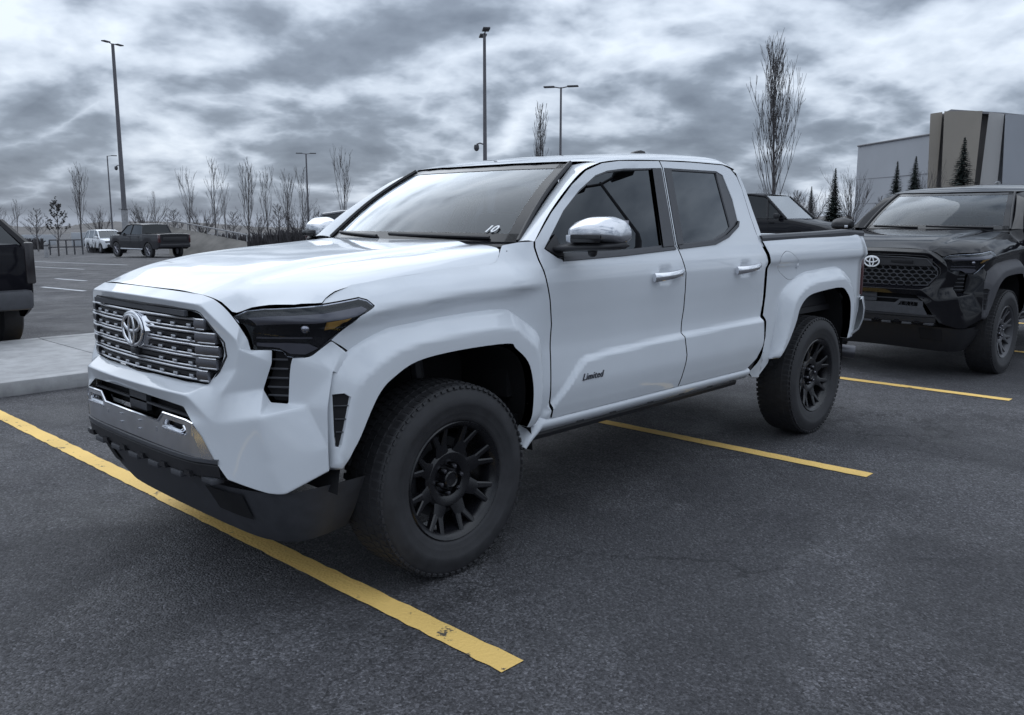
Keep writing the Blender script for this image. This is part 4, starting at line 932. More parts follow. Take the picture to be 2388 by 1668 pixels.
def stripe(x0, x1, y0, y1, m, name='parking_line'):
    """thin sheet with slightly ragged edges"""
    n = max(4, int(abs(y1-y0)/.06)); L = []; Rr = []
    for i in range(n+1):
        y = y0+(y1-y0)*i/n; z = float(gz((x0+x1)/2, y))+.004
        L.append((x0+random.uniform(-.004, .004), y, z)); Rr.append((x1+random.uniform(-.004, .004), y, z))
    o = meshobj(name, L+Rr, [(i, i+1, n+2+i, n+1+i) for i in range(n)], m, smooth=False)
    o.data.flip_normals(); return tag(o, kind='structure')
for x in (-3.42, -.44, 2.545, 5.46, 8.42, 11.40, 14.4): stripe(x, x+.105, -1.63, 4.35 if x < 3 else 4.35, YEL)
stripe(1.02, 1.12, 7.35, 13.0, YEL)
for x, y0, y1 in ((5.1, 17.2, 20.0), (6.9, 22.0, 24.4), (10.3, 31.5, 42.0), (13.2, 34.5, 51.0), (1.6, 20, 25)):
    stripe(x, x+.13, y0, y1, WHL)
# concrete island kerb
CONC = mat('kerb_concrete', (.34, .34, .345), .8, noise=(6, .22, 7), bump=(60, .5, .004))
kb = empty('kerb_island', (0, 0, 0)); tag(kb, kind='structure')
edges = [-14.0, -11.0, -8.0, -5.0, -2.0, 1.0, 3.2]
for a, b in zip(edges, edges[1:]):
    bm = bmesh.new(); bm_box(bm, ((a+b)/2, 4.525, .06), (b-a-.008, .15, .13), None, .012); bmobj('kerb_stone', bm, CONC, kb)
    bm = bmesh.new(); bm_box(bm, ((a+b)/2, 7.125, .06), (b-a-.008, .15, .13), None, .012); bmobj('kerb_stone', bm, CONC, kb)
    bm = bmesh.new(); bm_box(bm, ((a+b)/2, 5.825, .055), (b-a-.012, 2.44, .128), None, .008); bmobj('paving_slab', bm, CONC, kb)
bm = bmesh.new(); bm_box(bm, (3.275, 5.825, .06), (.15, 2.75, .13), None, .012); bmobj('kerb_stone', bm, CONC, kb)

# ------------------------------------------------------------------ other vehicles
def simple_wheel(parent, x, y, r, w, rimm, sgn):
    W_ = empty('wheel', (x, y, r), 0, parent); h = w/2
    bm = bmesh.new(); lathe(bm, [(-h*sgn, r*.62), (-h*sgn, r*.9), (-h*.8*sgn, r), (h*.8*sgn, r), (h*sgn, r*.9), (h*.96*sgn, r*.66), (h*.8*sgn, r*.62)], (0, 0, 0), 'y', 40)
    bmesh.ops.recalc_face_normals(bm, faces=bm.faces); bmobj('tyre', bm, RUBBER, W_, 40)
    bm = bmesh.new(); lathe(bm, [(h*.85*sgn, r*.64), (h*.80*sgn, r*.58), (-h*.2*sgn, r*.56), (-h*.2*sgn, 0.001)], (0, 0, 0), 'y', 32)
    for k in range(6):
        a = 2*math.pi*k/6+.2
        bm_tube(bm, [(0, h*.55*sgn, 0), (r*.58*math.cos(a), h*.72*sgn, r*.58*math.sin(a))], [r*.13, r*.07], 6)
    bmesh.ops.recalc_face_normals(bm, faces=bm.faces); bmobj('rim', bm, rimm, W_, 40)
def make_car(name, loc, rz, label, c):
    """c: L (front x=0 .. L), top [(x,z)] body top line, roof [(x,z)] glasshouse line, w half width, wheels [x..], r wheel radius"""
    T = empty(name, loc, rz); tag(T, label, c['cat'])
    w = c['w']; top = pch(*zip(*c['top'])); r = c['r']; zb = c['sill']; L = c['L']; pm = c['paint']
    plan = pch([0, .10, .35, .8, L-.7, L-.25, L-.06, L], [.55, .74, .90, 1.0, 1.0, .97, .88, .80] if not c.get('square') else [.78, .90, .97, 1.0, 1.0, 1.0, .985, .96])
    xs_ = np.unique(np.concatenate([np.linspace(0, L, int(L/.05)+1), [wx+s*(r*1.16)*math.cos(t) for wx in c['wheels'] for s in (-1, 1) for t in np.linspace(0, 1.5, 8)]])); xs_ = xs_[(xs_ >= 0) & (xs_ <= L)]
    rows = []
    for x in xs_:
        zt = float(top(x)); hw = w*float(plan(x)); low = zb+(.16*(1-x/.35) if x < .35 else 0)+(.14*(1-(L-x)/.3) if L-x < .3 else 0)
        for wx in c['wheels']:
            d = (r*1.14)**2-(x-wx)**2
            if d > 0: low = max(low, r+math.sqrt(d)*1.0)
        low = min(low, zt-.12); mid = low+(zt-low)*.5; bz = zt-.10
        row = [(x, hw*.93, low-.02), (x, hw*.985, low+.02), (x, hw, mid), (x, hw*.99, bz), (x, hw*.955, zt-.03), (x, hw*.86, zt), (x, hw*.4, zt+.02), (x, 0, zt+.025)]
        rows.append(row+[(a, -b, z) for a, b, z in row[-2::-1]])
    grid_mesh('body', rows, pm, T, sharp=35)
    fr_ = rows[0]; meshobj('front_face', fr_, [tuple(range(len(fr_)))], pm, T); bk = rows[-1]; meshobj('back_face', bk, [tuple(range(len(bk)))][:1], pm, T)
    g = c['roof']; yb, yt = w*.93, w*.74
    def gy(z, z0=None): return yb+(yt-yb)*(z-c['belt'])/(max(p_[1] for p_ in g)-c['belt'])
    rr = []
    for x, z in g:
        y = gy(z); rr.append([(x, s*y*k, z+dz) for s, k, dz in ((-1, 1, -.0), (-1, .93, .035), (-1, .5, .055), (1, .0, .06), (1, .5, .055), (1, .93, .035), (1, 1, 0))])
    hi = [q for q in rr if q[0][2] > c['belt']+.25]
    grid_mesh('roof', hi, pm, T, sharp=50)
    f0, f1 = g[0], g[1]; b0, b1 = g[-1], g[-2]
    for nm, (xa, za), (xb, zb_) in (('windshield', f0, f1), ('rear_glass', b0, b1)):
        ya, yb2 = gy(za), gy(zb_)
        meshobj(nm, [(xa, -ya, za), (xa, ya, za), (xb, yb2, zb_+.03), (xb, -yb2, zb_+.03)], [(0, 1, 2, 3)], c['glass_front'] if nm == 'windshield' else c['glass'], T)
        for s in (-1, 1): tube('pillar', [(xa, s*ya, za), (xb, s*yb2, zb_+.01)], .045, pm, T, 6)
    for s in (-1, 1):
        poly = [(x, s*gy(z), z) for x, z in g]
        meshobj('side_glass', poly+[(g[-1][0], s*gy(c['belt']-.05), c['belt']-.05), (g[0][0], s*gy(c['belt']-.05), c['belt']-.05)], [tuple(range(len(poly)+2))], c['glass'], T)
        for px_ in c['posts']:
            zt = float(np.interp(px_+.12, *zip(*g))); tube('post', [(px_, s*(gy(c['belt'])+.004), c['belt']-.02), (px_+.10, s*(gy(zt)+.004), zt)], .04, c.get('postm', pm), T, 6)
        for a, b in zip(g[1:-1], g[2:-1]): tube('roof_rail', [(a[0], s*gy(a[1]), a[1]), (b[0], s*gy(b[1]), b[1])], .04, pm, T, 6)
        tube('belt_trim', [(g[0][0], s*(gy(c['belt'])+.01), c['belt']), (g[-1][0], s*(gy(c['belt'])+.01), c['belt'])], .012, PLASTIC, T, 6)
        mx = g[0][0]+.25
        box('door_mirror', (mx, s*(w+.10), c['belt']+.08), (.10, .22, .16), c.get('mirm', PLASTIC), T, None, .03)
        for dx in c['doors']:
            tube('door_seam', [(dx, s*(w*.99+.002), c['belt']-.06), (dx, s*(w+.002), (c['belt']+zb)/2), (dx-.02, s*(w*.985+.002), zb+.06)], .006, PLASTIC, T, 4)
            box('door_handle', (dx-.14, s*(w+.006), c['belt']-.14), (.17, .025, .03), c.get('handm', pm), T, None, .006)
        for wx in c['wheels']: simple_wheel(T, wx, s*(w-.115), r, .24, c['rim'], s)
        tube('sill_trim', [(c['wheels'][0]+r*1.2, s*(w*.95), zb+.0), (c['wheels'][1]-r*1.2, s*(w*.95), zb+.0)], .05, PLASTIC, T, 6)
        box('headlight', (.14, s*w*.66, c['lamp']), (.20, w*.36, .13), c.get('lampm', HOUSING), T, Matrix.Rotation(s*R(-22), 4, 'Z'), .03)
        if c.get('tall_tail'):
            box('tail_light', (L-.05, s*w*.945, c['tail']), (.14, .10, .46), c.get('tailm', REDL), T, None, .02)
        else: box('tail_light', (L-.06, s*w*.84, c['tail']), (.14, .20, .20), c.get('tailm', REDL), T, None, .03)
    box('front_bumper', (.06, 0, zb+.20), (.20, w*1.45, .22), c.get('bump', PLASTIC), T, None, .05)
    box('rear_bumper', (L-.02, 0, zb+.20), (.22, w*1.88, .22), c.get('bump', PLASTIC), T, None, .05)
    box('grille', (.01, 0, c['lamp']-.02), (.10, w*1.0, .22), GLOSSK, T, None, .02)
    box('underbody', (L/2, 0, zb+.12), (L*.8, w*1.5, .22), VOID, T)
    if c.get('plate'): box('license_plate', (L+.03, 0, c['plate']), (.012, .31, .155), WHITEP, T)
    if c.get('bed'):
        x0 = c['bed']; zt = float(top(x0+.5))
        box('bed_well', (x0+.75, 0, zt+.018), (1.45, w*1.62, .03), VOID, T)
        box('tailgate_strip', (L+.012, 0, zt-.06), (.03, w*1.5, .05), PLASTIC, T); box('tailgate_panel', (L+.012, 0, zt-.30), (.03, w*1.5, .26), PLASTIC, T, None, .01)
        tube('side_step', [(c['wheels'][0]+r*1.3, w*.98, zb-.03), (c['wheels'][1]-r*1.3, w*.98, zb-.03)], .05, SATIN, T, 8)
        tube('side_step', [(c['wheels'][0]+r*1.3, -w*.98, zb-.03), (c['wheels'][1]-r*1.3, -w*.98, zb-.03)], .05, SATIN, T, 8)
    return T
GREYP = mat('grey_paint', (.026, .026, .030), .4, coat=.5, spec=.1)
SILV = mat('silver_paint', (.42, .43, .45), .35, coat=.6)
DARKP = mat('dark_paint', (.009, .009, .012), .4, coat=.45, spec=.0)
CARW = mat('car_white', (.70, .72, .75), .4, coat=.6)
def face(h):   # rz so that local -x looks along heading h
    return math.atan2(h[1], h[0])-math.pi
suv = dict(cat='car', L=4.62, w=.93, r=.36, sill=.36, wheels=(.92, 3.62), belt=1.08, lamp=.86, tail=1.02, top=[(0, .72), (.12, .90), (.4, 1.0), (1.15, 1.08), (3.9, 1.10), (4.45, 1.06), (4.62, .92)], roof=[(1.10, 1.06), (1.85, 1.60), (2.3, 1.68), (3.6, 1.66), (4.15, 1.58), (4.52, 1.08)], posts=(2.35, 3.45), doors=(2.45, 3.40), paint=CARW, glass=G_DARK, glass_front=G_WS, rim=RIMS, bump=PLASTIC, handm=CARW, mirm=CARW)
make_car('parked_car', (24.17, 62.66, float(gz(24, 62))), R(87.3), 'white sport utility vehicle facing the camera across the far lot', suv)
pk = dict(cat='pickup truck', L=5.85, w=1.0, r=.44, sill=.55, wheels=(1.0, 4.62), belt=1.36, lamp=1.12, tail=1.16, square=True, top=[(0, 1.12), (.1, 1.25), (1.4, 1.34), (3.9, 1.36), (4.0, 1.42), (5.80, 1.42), (5.85, 1.40)], roof=[(1.42, 1.34), (2.1, 1.88), (2.5, 1.95), (3.5, 1.94), (3.80, 1.90), (3.98, 1.38)], posts=(2.65, ), doors=(2.75, 3.7), paint=GREYP, glass=G_DARK, glass_front=G_SIDE, rim=RIMS, bump=GREYP, tall_tail=True, bed=4.1)
make_car('parked_pickup', (19.96, 51.2, float(gz(20, 49))), R(-84.4), 'dark grey pickup seen from behind, parked beside the far white car', pk)
# big dark truck behind the bed of the white pickup, nose towards -y
hd = dict(suv); hd.update(cat='van', L=5.5, w=1.02, belt=1.47, r=.36, sill=.42, lamp=1.05, wheels=(1.0, 4.3), square=True, top=[(0, 1.02), (.15, 1.18), (.8, 1.34), (1.55, 1.45), (4.0, 1.47), (5.5, 1.47)], roof=[(1.50, 1.46), (2.35, 2.17), (2.9, 2.24), (4.6, 2.24), (5.2, 2.2), (5.42, 1.5)], posts=(2.15, 3.05), doors=(2.1, 3.1), paint=DARKP, glass_front=G_WS, postm=PLASTIC, rim=RIMB, handm=DARKP, mirm=PLASTIC)
make_car('parked_van', (24.8, 8.0, 0), R(87.6), 'tall black van with raked windshield showing over the white pickup bed', hd)
# dark SUV at the left edge, tail towards us
ls = dict(suv); ls.update(L=4.5, w=.95, r=.37, sill=.38, belt=1.20, top=[(0, .9), (.15, 1.06), (1.2, 1.16), (3.8, 1.20), (4.35, 1.20), (4.5, 1.16)], roof=[(1.2, 1.16), (1.9, 1.36), (2.4, 1.47), (3.7, 1.46), (4.15, 1.42), (4.42, 1.18)], square=True, tall_tail=True, tail=.98, paint=DARKP, glass_front=G_SIDE, rim=RIMB, bump=PLAST_G, tailm=mat('smoked_lamp', (.022, .020, .023), .2), handm=DARKP, mirm=DARKP, plate=.85)
make_car('parked_car', (.035, 7.05+4.5, 0), face((0, 1)), 'dark sport utility vehicle cut off by the left edge of the view', ls)
# silver-grey SUV side-on beyond the kerb, its roof showing left of the windshield pillar
sv = dict(suv); sv.update(paint=mat('pewter_paint', (.13, .135, .15), .35, coat=.6), glass_front=G_SIDE, handm=PLASTIC, mirm=PLASTIC)
vx, vy = CAM.x+30*math.sin(R(33.0)), CAM.y+30*math.cos(R(33.0))
o_ = make_car('parked_car', (vx+4.42, vy-3.1, float(gz(vx, vy))), R(145), 'pewter sport utility vehicle whose roof shows left of the windshield pillar', sv); o_.scale = (1.17, 1.17, 1.17)
# ------------------------------------------------------------------ trucks
white = build_truck(dict(name='pickup_truck', loc=(0, 0, 0), rz=0, paint=WHITE, flare=WHITE, limited=True, rim=RIMB, mirror=CHROMEM, handle=CHROME, g_front=G_SIDE, badge=True, ten=True, label='large white crew cab pickup with black wheels and chrome mirrors in the foreground', emblem=CHROME))
black = build_truck(dict(name='pickup_truck', loc=(6.868, -.278, -.005), rz=R(-1.83), paint=BLACKP, flare=FLARE_D, limited=False, rim=RIMG, mirror=PLASTIC, handle=BLACKP, g_front=G_SIDE, label='black pickup with honeycomb grille and grey flares behind the white pickup', emblem=WHITEP))
# ------------------------------------------------------------------ lamp posts
def polar(az, d): return CAM.x+d*math.sin(R(az)), CAM.y+d*math.cos(R(az))
POLE = mat('pole_steel', (.115, .112, .125), .55, noise=(3, .12, 3)); LHEAD = mat('lamp_head', (.06, .06, .068), .5)
BASEC = mat('pole_base', (.30, .30, .31), .85, noise=(5, .2, 5))
def lamp(az, d, top_el, label, heads=2, rad=.10, hz=0.0, base=.9, camera=None, xy=None, height=None):
    x, y = xy or polar(az, d); z0 = float(gz(x, y)); H = (height if height else CAM.z+d*math.tan(R(top_el))-z0)
    T = empty('lamp_post', (x, y, z0), hz); tag(T, label, 'lamp post', 'lamp posts of the car park')
    tube('pole', [(0, 0, .8*float(base)), (0, 0, H*.5), (0, 0, H)], [rad, rad*.8, rad*.6], POLE, T, 12)
    if base:
        bm = bmesh.new(); lathe(bm, [(-.1, .26), (base*.96, .25), (base, .24), (base, .0)], (0, 0, 0), 'z', 20); bmobj('pole_base', bm, BASEC, T)
        bm = bmesh.new(); bm_box(bm, (0, 0, base+.02), (.62, .62, .05), None, .01); bmobj('base_plate', bm, POLE, T)
    for k in range(heads):
        s = 1 if k == 0 else -1
        tube('lamp_arm', [(0, 0, H-.05), (s*.45, 0, H+.03)], .035, POLE, T, 6)
        bm = bmesh.new(); bm_box(bm, (s*.75, 0, H+.04), (.68, .34, .09), None, .02); bmobj('lamp_head', bm, LHEAD, T)
    if camera:
        ca, ce = camera; zc = CAM.z+d*math.tan(R(ce))-z0
        a = math.atan2(-rt.y, -rt.x)-hz; ox, oy = math.cos(a)*.42, math.sin(a)*.42
        tube('camera_arm', [(0, 0, zc+.18), (ox*.6, oy*.6, zc+.26), (ox, oy, zc+.20)], .035, POLE, T, 6)
        bm = bmesh.new(); lathe(bm, [(.18, .001), (.18, .11), (.05, .13), (-.02, .125), (-.10, .09), (-.14, .001)], (ox, oy, zc), 'z', 16); bmobj('dome_camera', bm, LHEAD, T)
    return T
lamp(22.35, 78, 9.9, 'thick tall lamp post rising behind the far grey pickup', 2, .20, .5, 3.3, (21, 2.9))
lamp(21.63, 118, 3.62, 'thin distant lamp post with a single arm left of the thick post', 1, .11, R(-20), False)
lamp(44.48, 44, 11.4, 'tall lamp post with a dome camera above the cab roof', 2, .12, .9, .9, (43.98, 4.44))
lamp(33.12, 100, 4.01, 'distant twin headed lamp post left of the windshield', 2, .13, R(-35), False)
lamp(49.36, 56, 8.2, 'twin headed lamp post behind the middle of the cab roof', 2, .10, R(-60), .9)
lamp(0, 0, 0, 'twin headed lamp post behind the viewer, mirrored in the front door glass', 2, .06, R(25), .9, None, (14.8, -8.0), 9.5)
# ------------------------------------------------------------------ bare trees
BARK = mat('bark', (.085, .078, .080), .9, noise=(8, .3, 5)); BARK2 = mat('bark_pale', (.13, .122, .125), .9, noise=(8, .3, 5))
def bare_tree_mesh(seed, H, form, n1, twigs, spread, thick=1.0):
    rnd = random.Random(seed); bt = bmesh.new(); bc = bmesh.new()
    lean = rnd.uniform(-.02, .02)
    def trunk(t): return Vector((lean*H*t+.02*H*math.sin(t*4+seed)*t*.4, .015*H*math.sin(t*3.1+seed), H*t))
    top = .92 if form != 'vase' else .30
    rb = .0115*H*thick**.5
    bm_tube(bt, [trunk(top*i/9) for i in range(10)], [rb*(1-.9*(i/9)) if form != 'vase' else rb*(1-.25*i/9) for i in range(10)], 7)
    def branch(p, d, L, r, lvl):
        pts = [p]; q = p.copy(); dd = d.copy(); n = 5 if lvl < 2 else 3
        for i in range(n):
            dd = (dd+Vector((rnd.uniform(-.12, .12), rnd.uniform(-.12, .12), .16 if form != 'vase' else .10))).normalized(); q = q+dd*(L/n); pts.append(q.copy())
        bm_tube(bc, pts, [max(.0011*thick, r*(1-.85*i/n)) for i in range(n+1)], 4 if lvl < 2 else 3, False)
        if lvl < 2:
            for k in range(twigs if lvl == 0 else max(2, twigs//2)):
                i = rnd.randint(1, n-1); a = rnd.uniform(0, 6.283); o = dd.orthogonal().normalized(); o.rotate(Matrix.Rotation(a, 3, dd))
                branch(pts[i], (dd*1.0+o*rnd.uniform(.22, .48)).normalized(), L*rnd.uniform(.28, .5), r*.42, lvl+1)
    for k in range(n1):
        if form == 'column':
            t = .16+.72*(k/n1)**.9+rnd.uniform(-.02, .02); a = k*2.4+rnd.uniform(-.3, .3); L = H*spread*(1.12-t)*rnd.uniform(.8, 1.2)
            d = Vector((math.cos(a)*.27, math.sin(a)*.27, 1)).normalized(); branch(trunk(t), d, L, .0042*H*(1.1-t)*thick, 0)
        elif form == 'vase':
            a = k*2.4+rnd.uniform(-.4, .4); d = Vector((math.cos(a)*rnd.uniform(.25, .75), math.sin(a)*rnd.uniform(.25, .75), 1)).normalized()
            branch(trunk(rnd.uniform(.16, .30)), d, H*rnd.uniform(.55, .75), .006*H*thick, 0)
        else:
            t = .25+.65*k/n1; a = k*2.4; d = Vector((math.cos(a)*.9, math.sin(a)*.9, .7)).normalized(); branch(trunk(t), d, H*.34*(1.15-t), .0045*H*thick, 0)
    return bt, bc
def tree_proto(seed, form, n1, tw, spread, thick, m):
    bt, bc = bare_tree_mesh(seed, 1.0, form, n1, tw, spread, thick)
    out = []
    for nm, bm in (('trunk', bt), ('crown', bc)):
        me = bpy.data.meshes.new(nm); bm.to_mesh(me); bm.free(); me.materials.append(m); out.append((nm, me))
    return out
PROT = {'c1': tree_proto(1, 'column', 15, 5, .68, 1.0, BARK), 'c2': tree_proto(2, 'column', 10, 5, .78, 1.1, BARK), 'c3': tree_proto(3, 'column', 8, 4, .70, 1.0, BARK2),
        'v1': tree_proto(5, 'vase', 16, 6, .5, .9, BARK), 'r1': tree_proto(7, 'round', 24, 7, .5, 1.0, BARK2), 'big': tree_proto(11, 'column', 46, 5, .56, .75, BARK), 'mid': tree_proto(12, 'column', 30, 5, .42, .8, BARK)}
def tree(kind, az, d, top_el, label, name='bare_tree', group='bare winter trees', rz=None, wide=1.0):
    x, y = polar(az, d); z0 = float(gz(x, y)); H = CAM.z+d*math.tan(R(top_el))-z0
    T = empty(name, (x, y, z0), rz if rz is not None else (az*7.3) % 6.28); T.scale = (H*wide, H*wide, H); tag(T, label, 'tree', group)
    for nm, me in PROT[kind]: link(bpy.data.objects.new(nm, me), T)
    return T
for k, az, d, el, lb in (('c3', 16.66, 92, .95, 'slim bare tree behind the dark vehicle at the left edge'), ('c1', 20.0, 84, 2.75, 'tall slim bare tree just left of the far white car'), ('c3', 24.04, 100, 1.5, 'faint bare tree above the dark grey pickup cab'),
                        ('c2', 26.0, 88, 2.35, 'bare poplar above the grey pickup tailgate'), ('c2', 27.45, 80, 2.85, 'bare poplar at the top of the rail slope'), ('c3', 28.1, 95, 2.0, 'thin leaning bare tree between two poplars'),
                        ('c1', 29.5, 76, 3.2, 'tallest bare poplar over the left part of the hood'), ('c2', 30.6, 82, 2.45, 'forked bare poplar over the middle of the hood'), ('c1', 31.9, 78, 2.6, 'bare poplar left of the distant twin lamp post'),
                        ('c3', 32.75, 90, 3.0, 'thin bare poplar touching the distant twin lamp post'), ('c2', 35.35, 74, 3.55, 'bare poplar just left of the windshield pillar'), ('c3', 14.9, 105, .7, 'faint bare tree at the far left edge')):
    tree(k, az, d, el, lb)
tree('mid', 47.95, 52, 7.5, 'bare upright tree behind the front of the cab roof', wide=.8)
tree('big', 62.7, 38, 10.2, 'large bare poplar above the bed of the white pickup', rz=.4, wide=1.0)
tree('v1', 67.4, 66, 2.75, 'vase shaped bare tree beside the left spruce', wide=1.1)
tree('r1', 64.3, 70, 1.9, 'low bare tree behind the tall black truck', wide=1.3)
tree('v1', 71.4, 78, 2.9, 'faint bare tree in front of the tan tower', wide=.8)
tree('r1', 69.0, 60, 1.5, 'small bare tree beside the roof pillar of the black pickup', wide=1.0)
# small bare shrubs along the far verge
for i, (az, d, el, wd) in enumerate(((15.6, 80, .1, 1.5), (17.7, 78, .35, 1.4), (20.9, 86, .2, 1.3), (22.9, 82, .25, 1.2), (23.6, 90, .5, 1.4), (25.1, 88, .35, 1.5), (26.7, 84, .35, 1.6), (28.5, 84, .2, 1.6), (30.0, 80, .1, 1.5), (31.3, 72, .7, 1.4), (32.4, 72, .55, 1.4), (33.7, 80, .2, 1.4), (63.4, 62, 1.4, 1.4), (61.6, 60, 1.2, 1.4), (65.0, 74, 1.2, 1.2))):
    wh = ('beside the left edge of the view', 'under the leafy young tree', 'left of the thin distant lamp post', 'right of the thick lamp post', 'above the grey pickup cab', 'behind the grey pickup tailgate', 'at the top of the rail slope', 'below the leaning thin tree', 'over the middle of the hood', 'left of the distant twin lamp post', 'at the foot of the distant twin lamp post', 'near the windshield pillar', 'behind the raked windshield of the black truck', 'at the foot of the large bare poplar', 'between the black truck and the left spruce')[i]
    tree('r1' if i % 2 else 'v1', az, d, el+.35, 'low bare shrub '+wh, 'bare_shrub', 'bare shrubs along the verge', i*1.3, wd*1.2)
# ------------------------------------------------------------------ spruces
NEED = mat('spruce_needles', (.020, .030, .026), .85, noise=(6, .4, 4))
def spruce_proto(seed):
    rnd = random.Random(seed); bt = bmesh.new(); bm_tube(bt, [(0, 0, 0), (0, 0, .5), (0, 0, 1.0)], [.018, .011, .002], 6)
    v = []; f = []
    for lv in range(52):
        t = .05+.94*(lv/51); rad = (.27*(1-t)**1.05+.003)*(.80+.36*rnd.random()); n = max(6, int(24*(1-t)+6))
        for k in range(n):
            a = 2*math.pi*(k+rnd.random())/n; L = rad*rnd.uniform(.72, 1.18); drop = -.26*L+.0
            for j in range(7):
                u = (j+.6)/7; cx, cy, cz = math.cos(a)*L*u, math.sin(a)*L*u, t+drop*u+.10*L*u*u+rnd.uniform(-.004, .004)
                w = (.030*(1.2-u)+.010)*(1.1-t); le = .050*(1-t)+.012
                for q in range(2):
                    b = a+rnd.uniform(-1.0, 1.0); dz = rnd.uniform(-.016, .004)
                    ox, oy = -math.sin(a)*w, math.cos(a)*w; fx, fy = math.cos(b)*le, math.sin(b)*le; i = len(v)
                    v += [(cx-ox, cy-oy, cz), (cx+ox, cy+oy, cz), (cx+fx, cy+fy, cz+dz)]; f.append((i, i+1, i+2))
    me = bpy.data.meshes.new('trunk'); bt.to_mesh(me); bt.free(); me.materials.append(BARK)
    m2 = bpy.data.meshes.new('crown'); m2.from_pydata(v, [], f); m2.update(); m2.materials.append(NEED)
    return [('trunk', me), ('crown', m2)]
PROT['s1'] = spruce_proto(21); PROT['s2'] = spruce_proto(22)
for k, az, d, el, lb, wd in (('s1', 66.38, 66, 3.02, 'dark spruce standing free against the sky', .95), ('s2', 69.82, 64, 3.35, 'spruce partly behind the windshield pillar of the black pickup', .9), ('s1', 70.8, 70, 3.62, 'spruce in front of the grey building left of the tower', .95), ('s2', 73.28, 62, 4.6, 'largest spruce in front of the tan tower', 1.05), ('s1', 65.05, 84, 1.95, 'small distant spruce beside the raked windshield', .9)):
    tree(k, az, d, el, lb, 'spruce_tree', 'spruces by the building', None, wd)
# leafy young tree at the left
LEAF = mat('dry_leaves', (.040, .036, .034), .85, noise=(9, .4, 4))
def leafy_proto():
    rnd = random.Random(5); bt, bc = bare_tree_mesh(9, 1.0, 'round', 18, 4, .5, 1.0); v = []; f = []
    for e in bc.verts:
        if e.co.z > .45 and rnd.random() < .07:
            for q in range(2):
                c = e.co+Vector((rnd.uniform(-.02, .02), rnd.uniform(-.02, .02), rnd.uniform(-.02, .02))); a, b = [Vector((rnd.uniform(-1, 1), rnd.uniform(-1, 1), rnd.uniform(-1, 1))).normalized()*.014 for _ in (0, 1)]
                i = len(v); v += [tuple(c-a), tuple(c+b), tuple(c+a), tuple(c-b)]; f.append((i, i+1, i+2, i+3))
    out = []
    for nm, bm, m in (('trunk', bt, BARK), ('crown', bc, BARK)):
        me = bpy.data.meshes.new(nm); bm.to_mesh(me); bm.free(); me.materials.append(m); out.append((nm, me))
    m2 = bpy.data.meshes.new('leaves'); m2.from_pydata(v, [], f); m2.update(); m2.materials.append(LEAF); out.append(('leaves', m2)); return out
PROT['l1'] = leafy_proto()
tree('l1', 18.7, 66, 1.25, 'young tree still holding dark leaves left of the far white car', 'leafy_tree', None, 1.0, 1.15)
# ------------------------------------------------------------------ far ground: brown rise, hedges, rail slope
HILL = mat('winter_grass', (.115, .108, .105), .95, noise=(.12, .35, 6)); HEDGE = mat('hedge_twigs', (.060, .056, .060), .95, noise=(1.5, .5, 6)); SNOW = mat('pale_path', (.42, .44, .47), .9, noise=(.3, .15, 5))
def ridge(name, azs, d0, d1, els, m, lab=None, cat=None, kind=None, seed=1, rough=.06):
    """earth bank following bearings azs, crest at elevation els, from distance d0 (foot) to d1 (crest) and back down"""
    rnd = random.Random(seed); P = []; aa = np.linspace(azs[0], azs[-1], max(40, int((azs[-1]-azs[0])*8)))
    ee = np.interp(aa, azs, els)
    for a, e in zip(aa, ee):
        e = e+rnd.uniform(-rough, rough); x0, y0 = polar(a, d0); x1, y1 = polar(a, d1); x2, y2 = polar(a, d1+ (d1-d0)*2)
        zt = CAM.z+d1*math.tan(R(e)); xm, ym = polar(a, d0+(d1-d0)*.55); zg = float(gz(x0, y0))
        P.append([(x0, y0, zg-.3), (xm, ym, zg+(zt-zg)*.72), (x1, y1, zt), (x2, y2, min(zt-1.0, float(gz(x2, y2))-.5))])
    o = grid_mesh(name, P, m); o.data.flip_normals(); tag(o, lab, cat, None, kind); return o
ridge('hill', (8, 16, 17.5, 19.2, 21, 23, 25, 27, 30, 33, 38, 44), 170, 240, (-.45, -.42, -.5, -.45, -.22, -.18, -.22, -.30, -.55, -.6, -.5, -.3), HILL, kind='structure', seed=3, rough=.03)
ridge('hill', (44, 50, 56, 60, 66, 72, 80, 90), 170, 260, (-.2, .0, .15, .2, .1, .1, .1, .1), HILL, kind='structure', seed=4, rough=.04)
def hedge(az0, az1, d, h, label):
    rnd = random.Random(int(az0*100)); v = []; f = []; n = int((az1-az0)*170)
    for i in range(n):
        a = rnd.uniform(az0, az1); dd = d+rnd.uniform(-1.2, 1.2); x, y = polar(a, dd); z = float(gz(x, y)); edge = min(1, (a-az0)*4, (az1-a)*4); hh = h*max(.2, edge)*rnd.uniform(.55, 1.08)
        lx, ly = rnd.uniform(-.35, .35), rnd.uniform(-.35, .35); w = rnd.uniform(.02, .09); k = len(v)
        v += [(x-w, y+w*.5, z), (x+w, y-w*.5, z), (x+lx+w*.3, y+ly, z+hh), (x+lx-w*.3, y+ly, z+hh)]; f.append((k, k+1, k+2, k+3))
    o = meshobj('hedge', v, f, HEDGE, smooth=False); return tag(o, label, 'hedge', 'hedges of the far verge')
hedge(24.9, 27.3, 72, 1.25, 'dark hedge behind the far grey pickup tailgate'); hedge(27.2, 30.6, 68, 1.3, 'dark hedge at the foot of the poplars above the hood'); hedge(30.4, 34.2, 66, 1.55, 'dark hedge below the distant twin lamp post'); hedge(20.3, 21.75, 74, .95, 'low clipped hedge left of the far white car'); hedge(16.4, 18.2, 84, .9, 'dark hedge behind the leafy young tree')
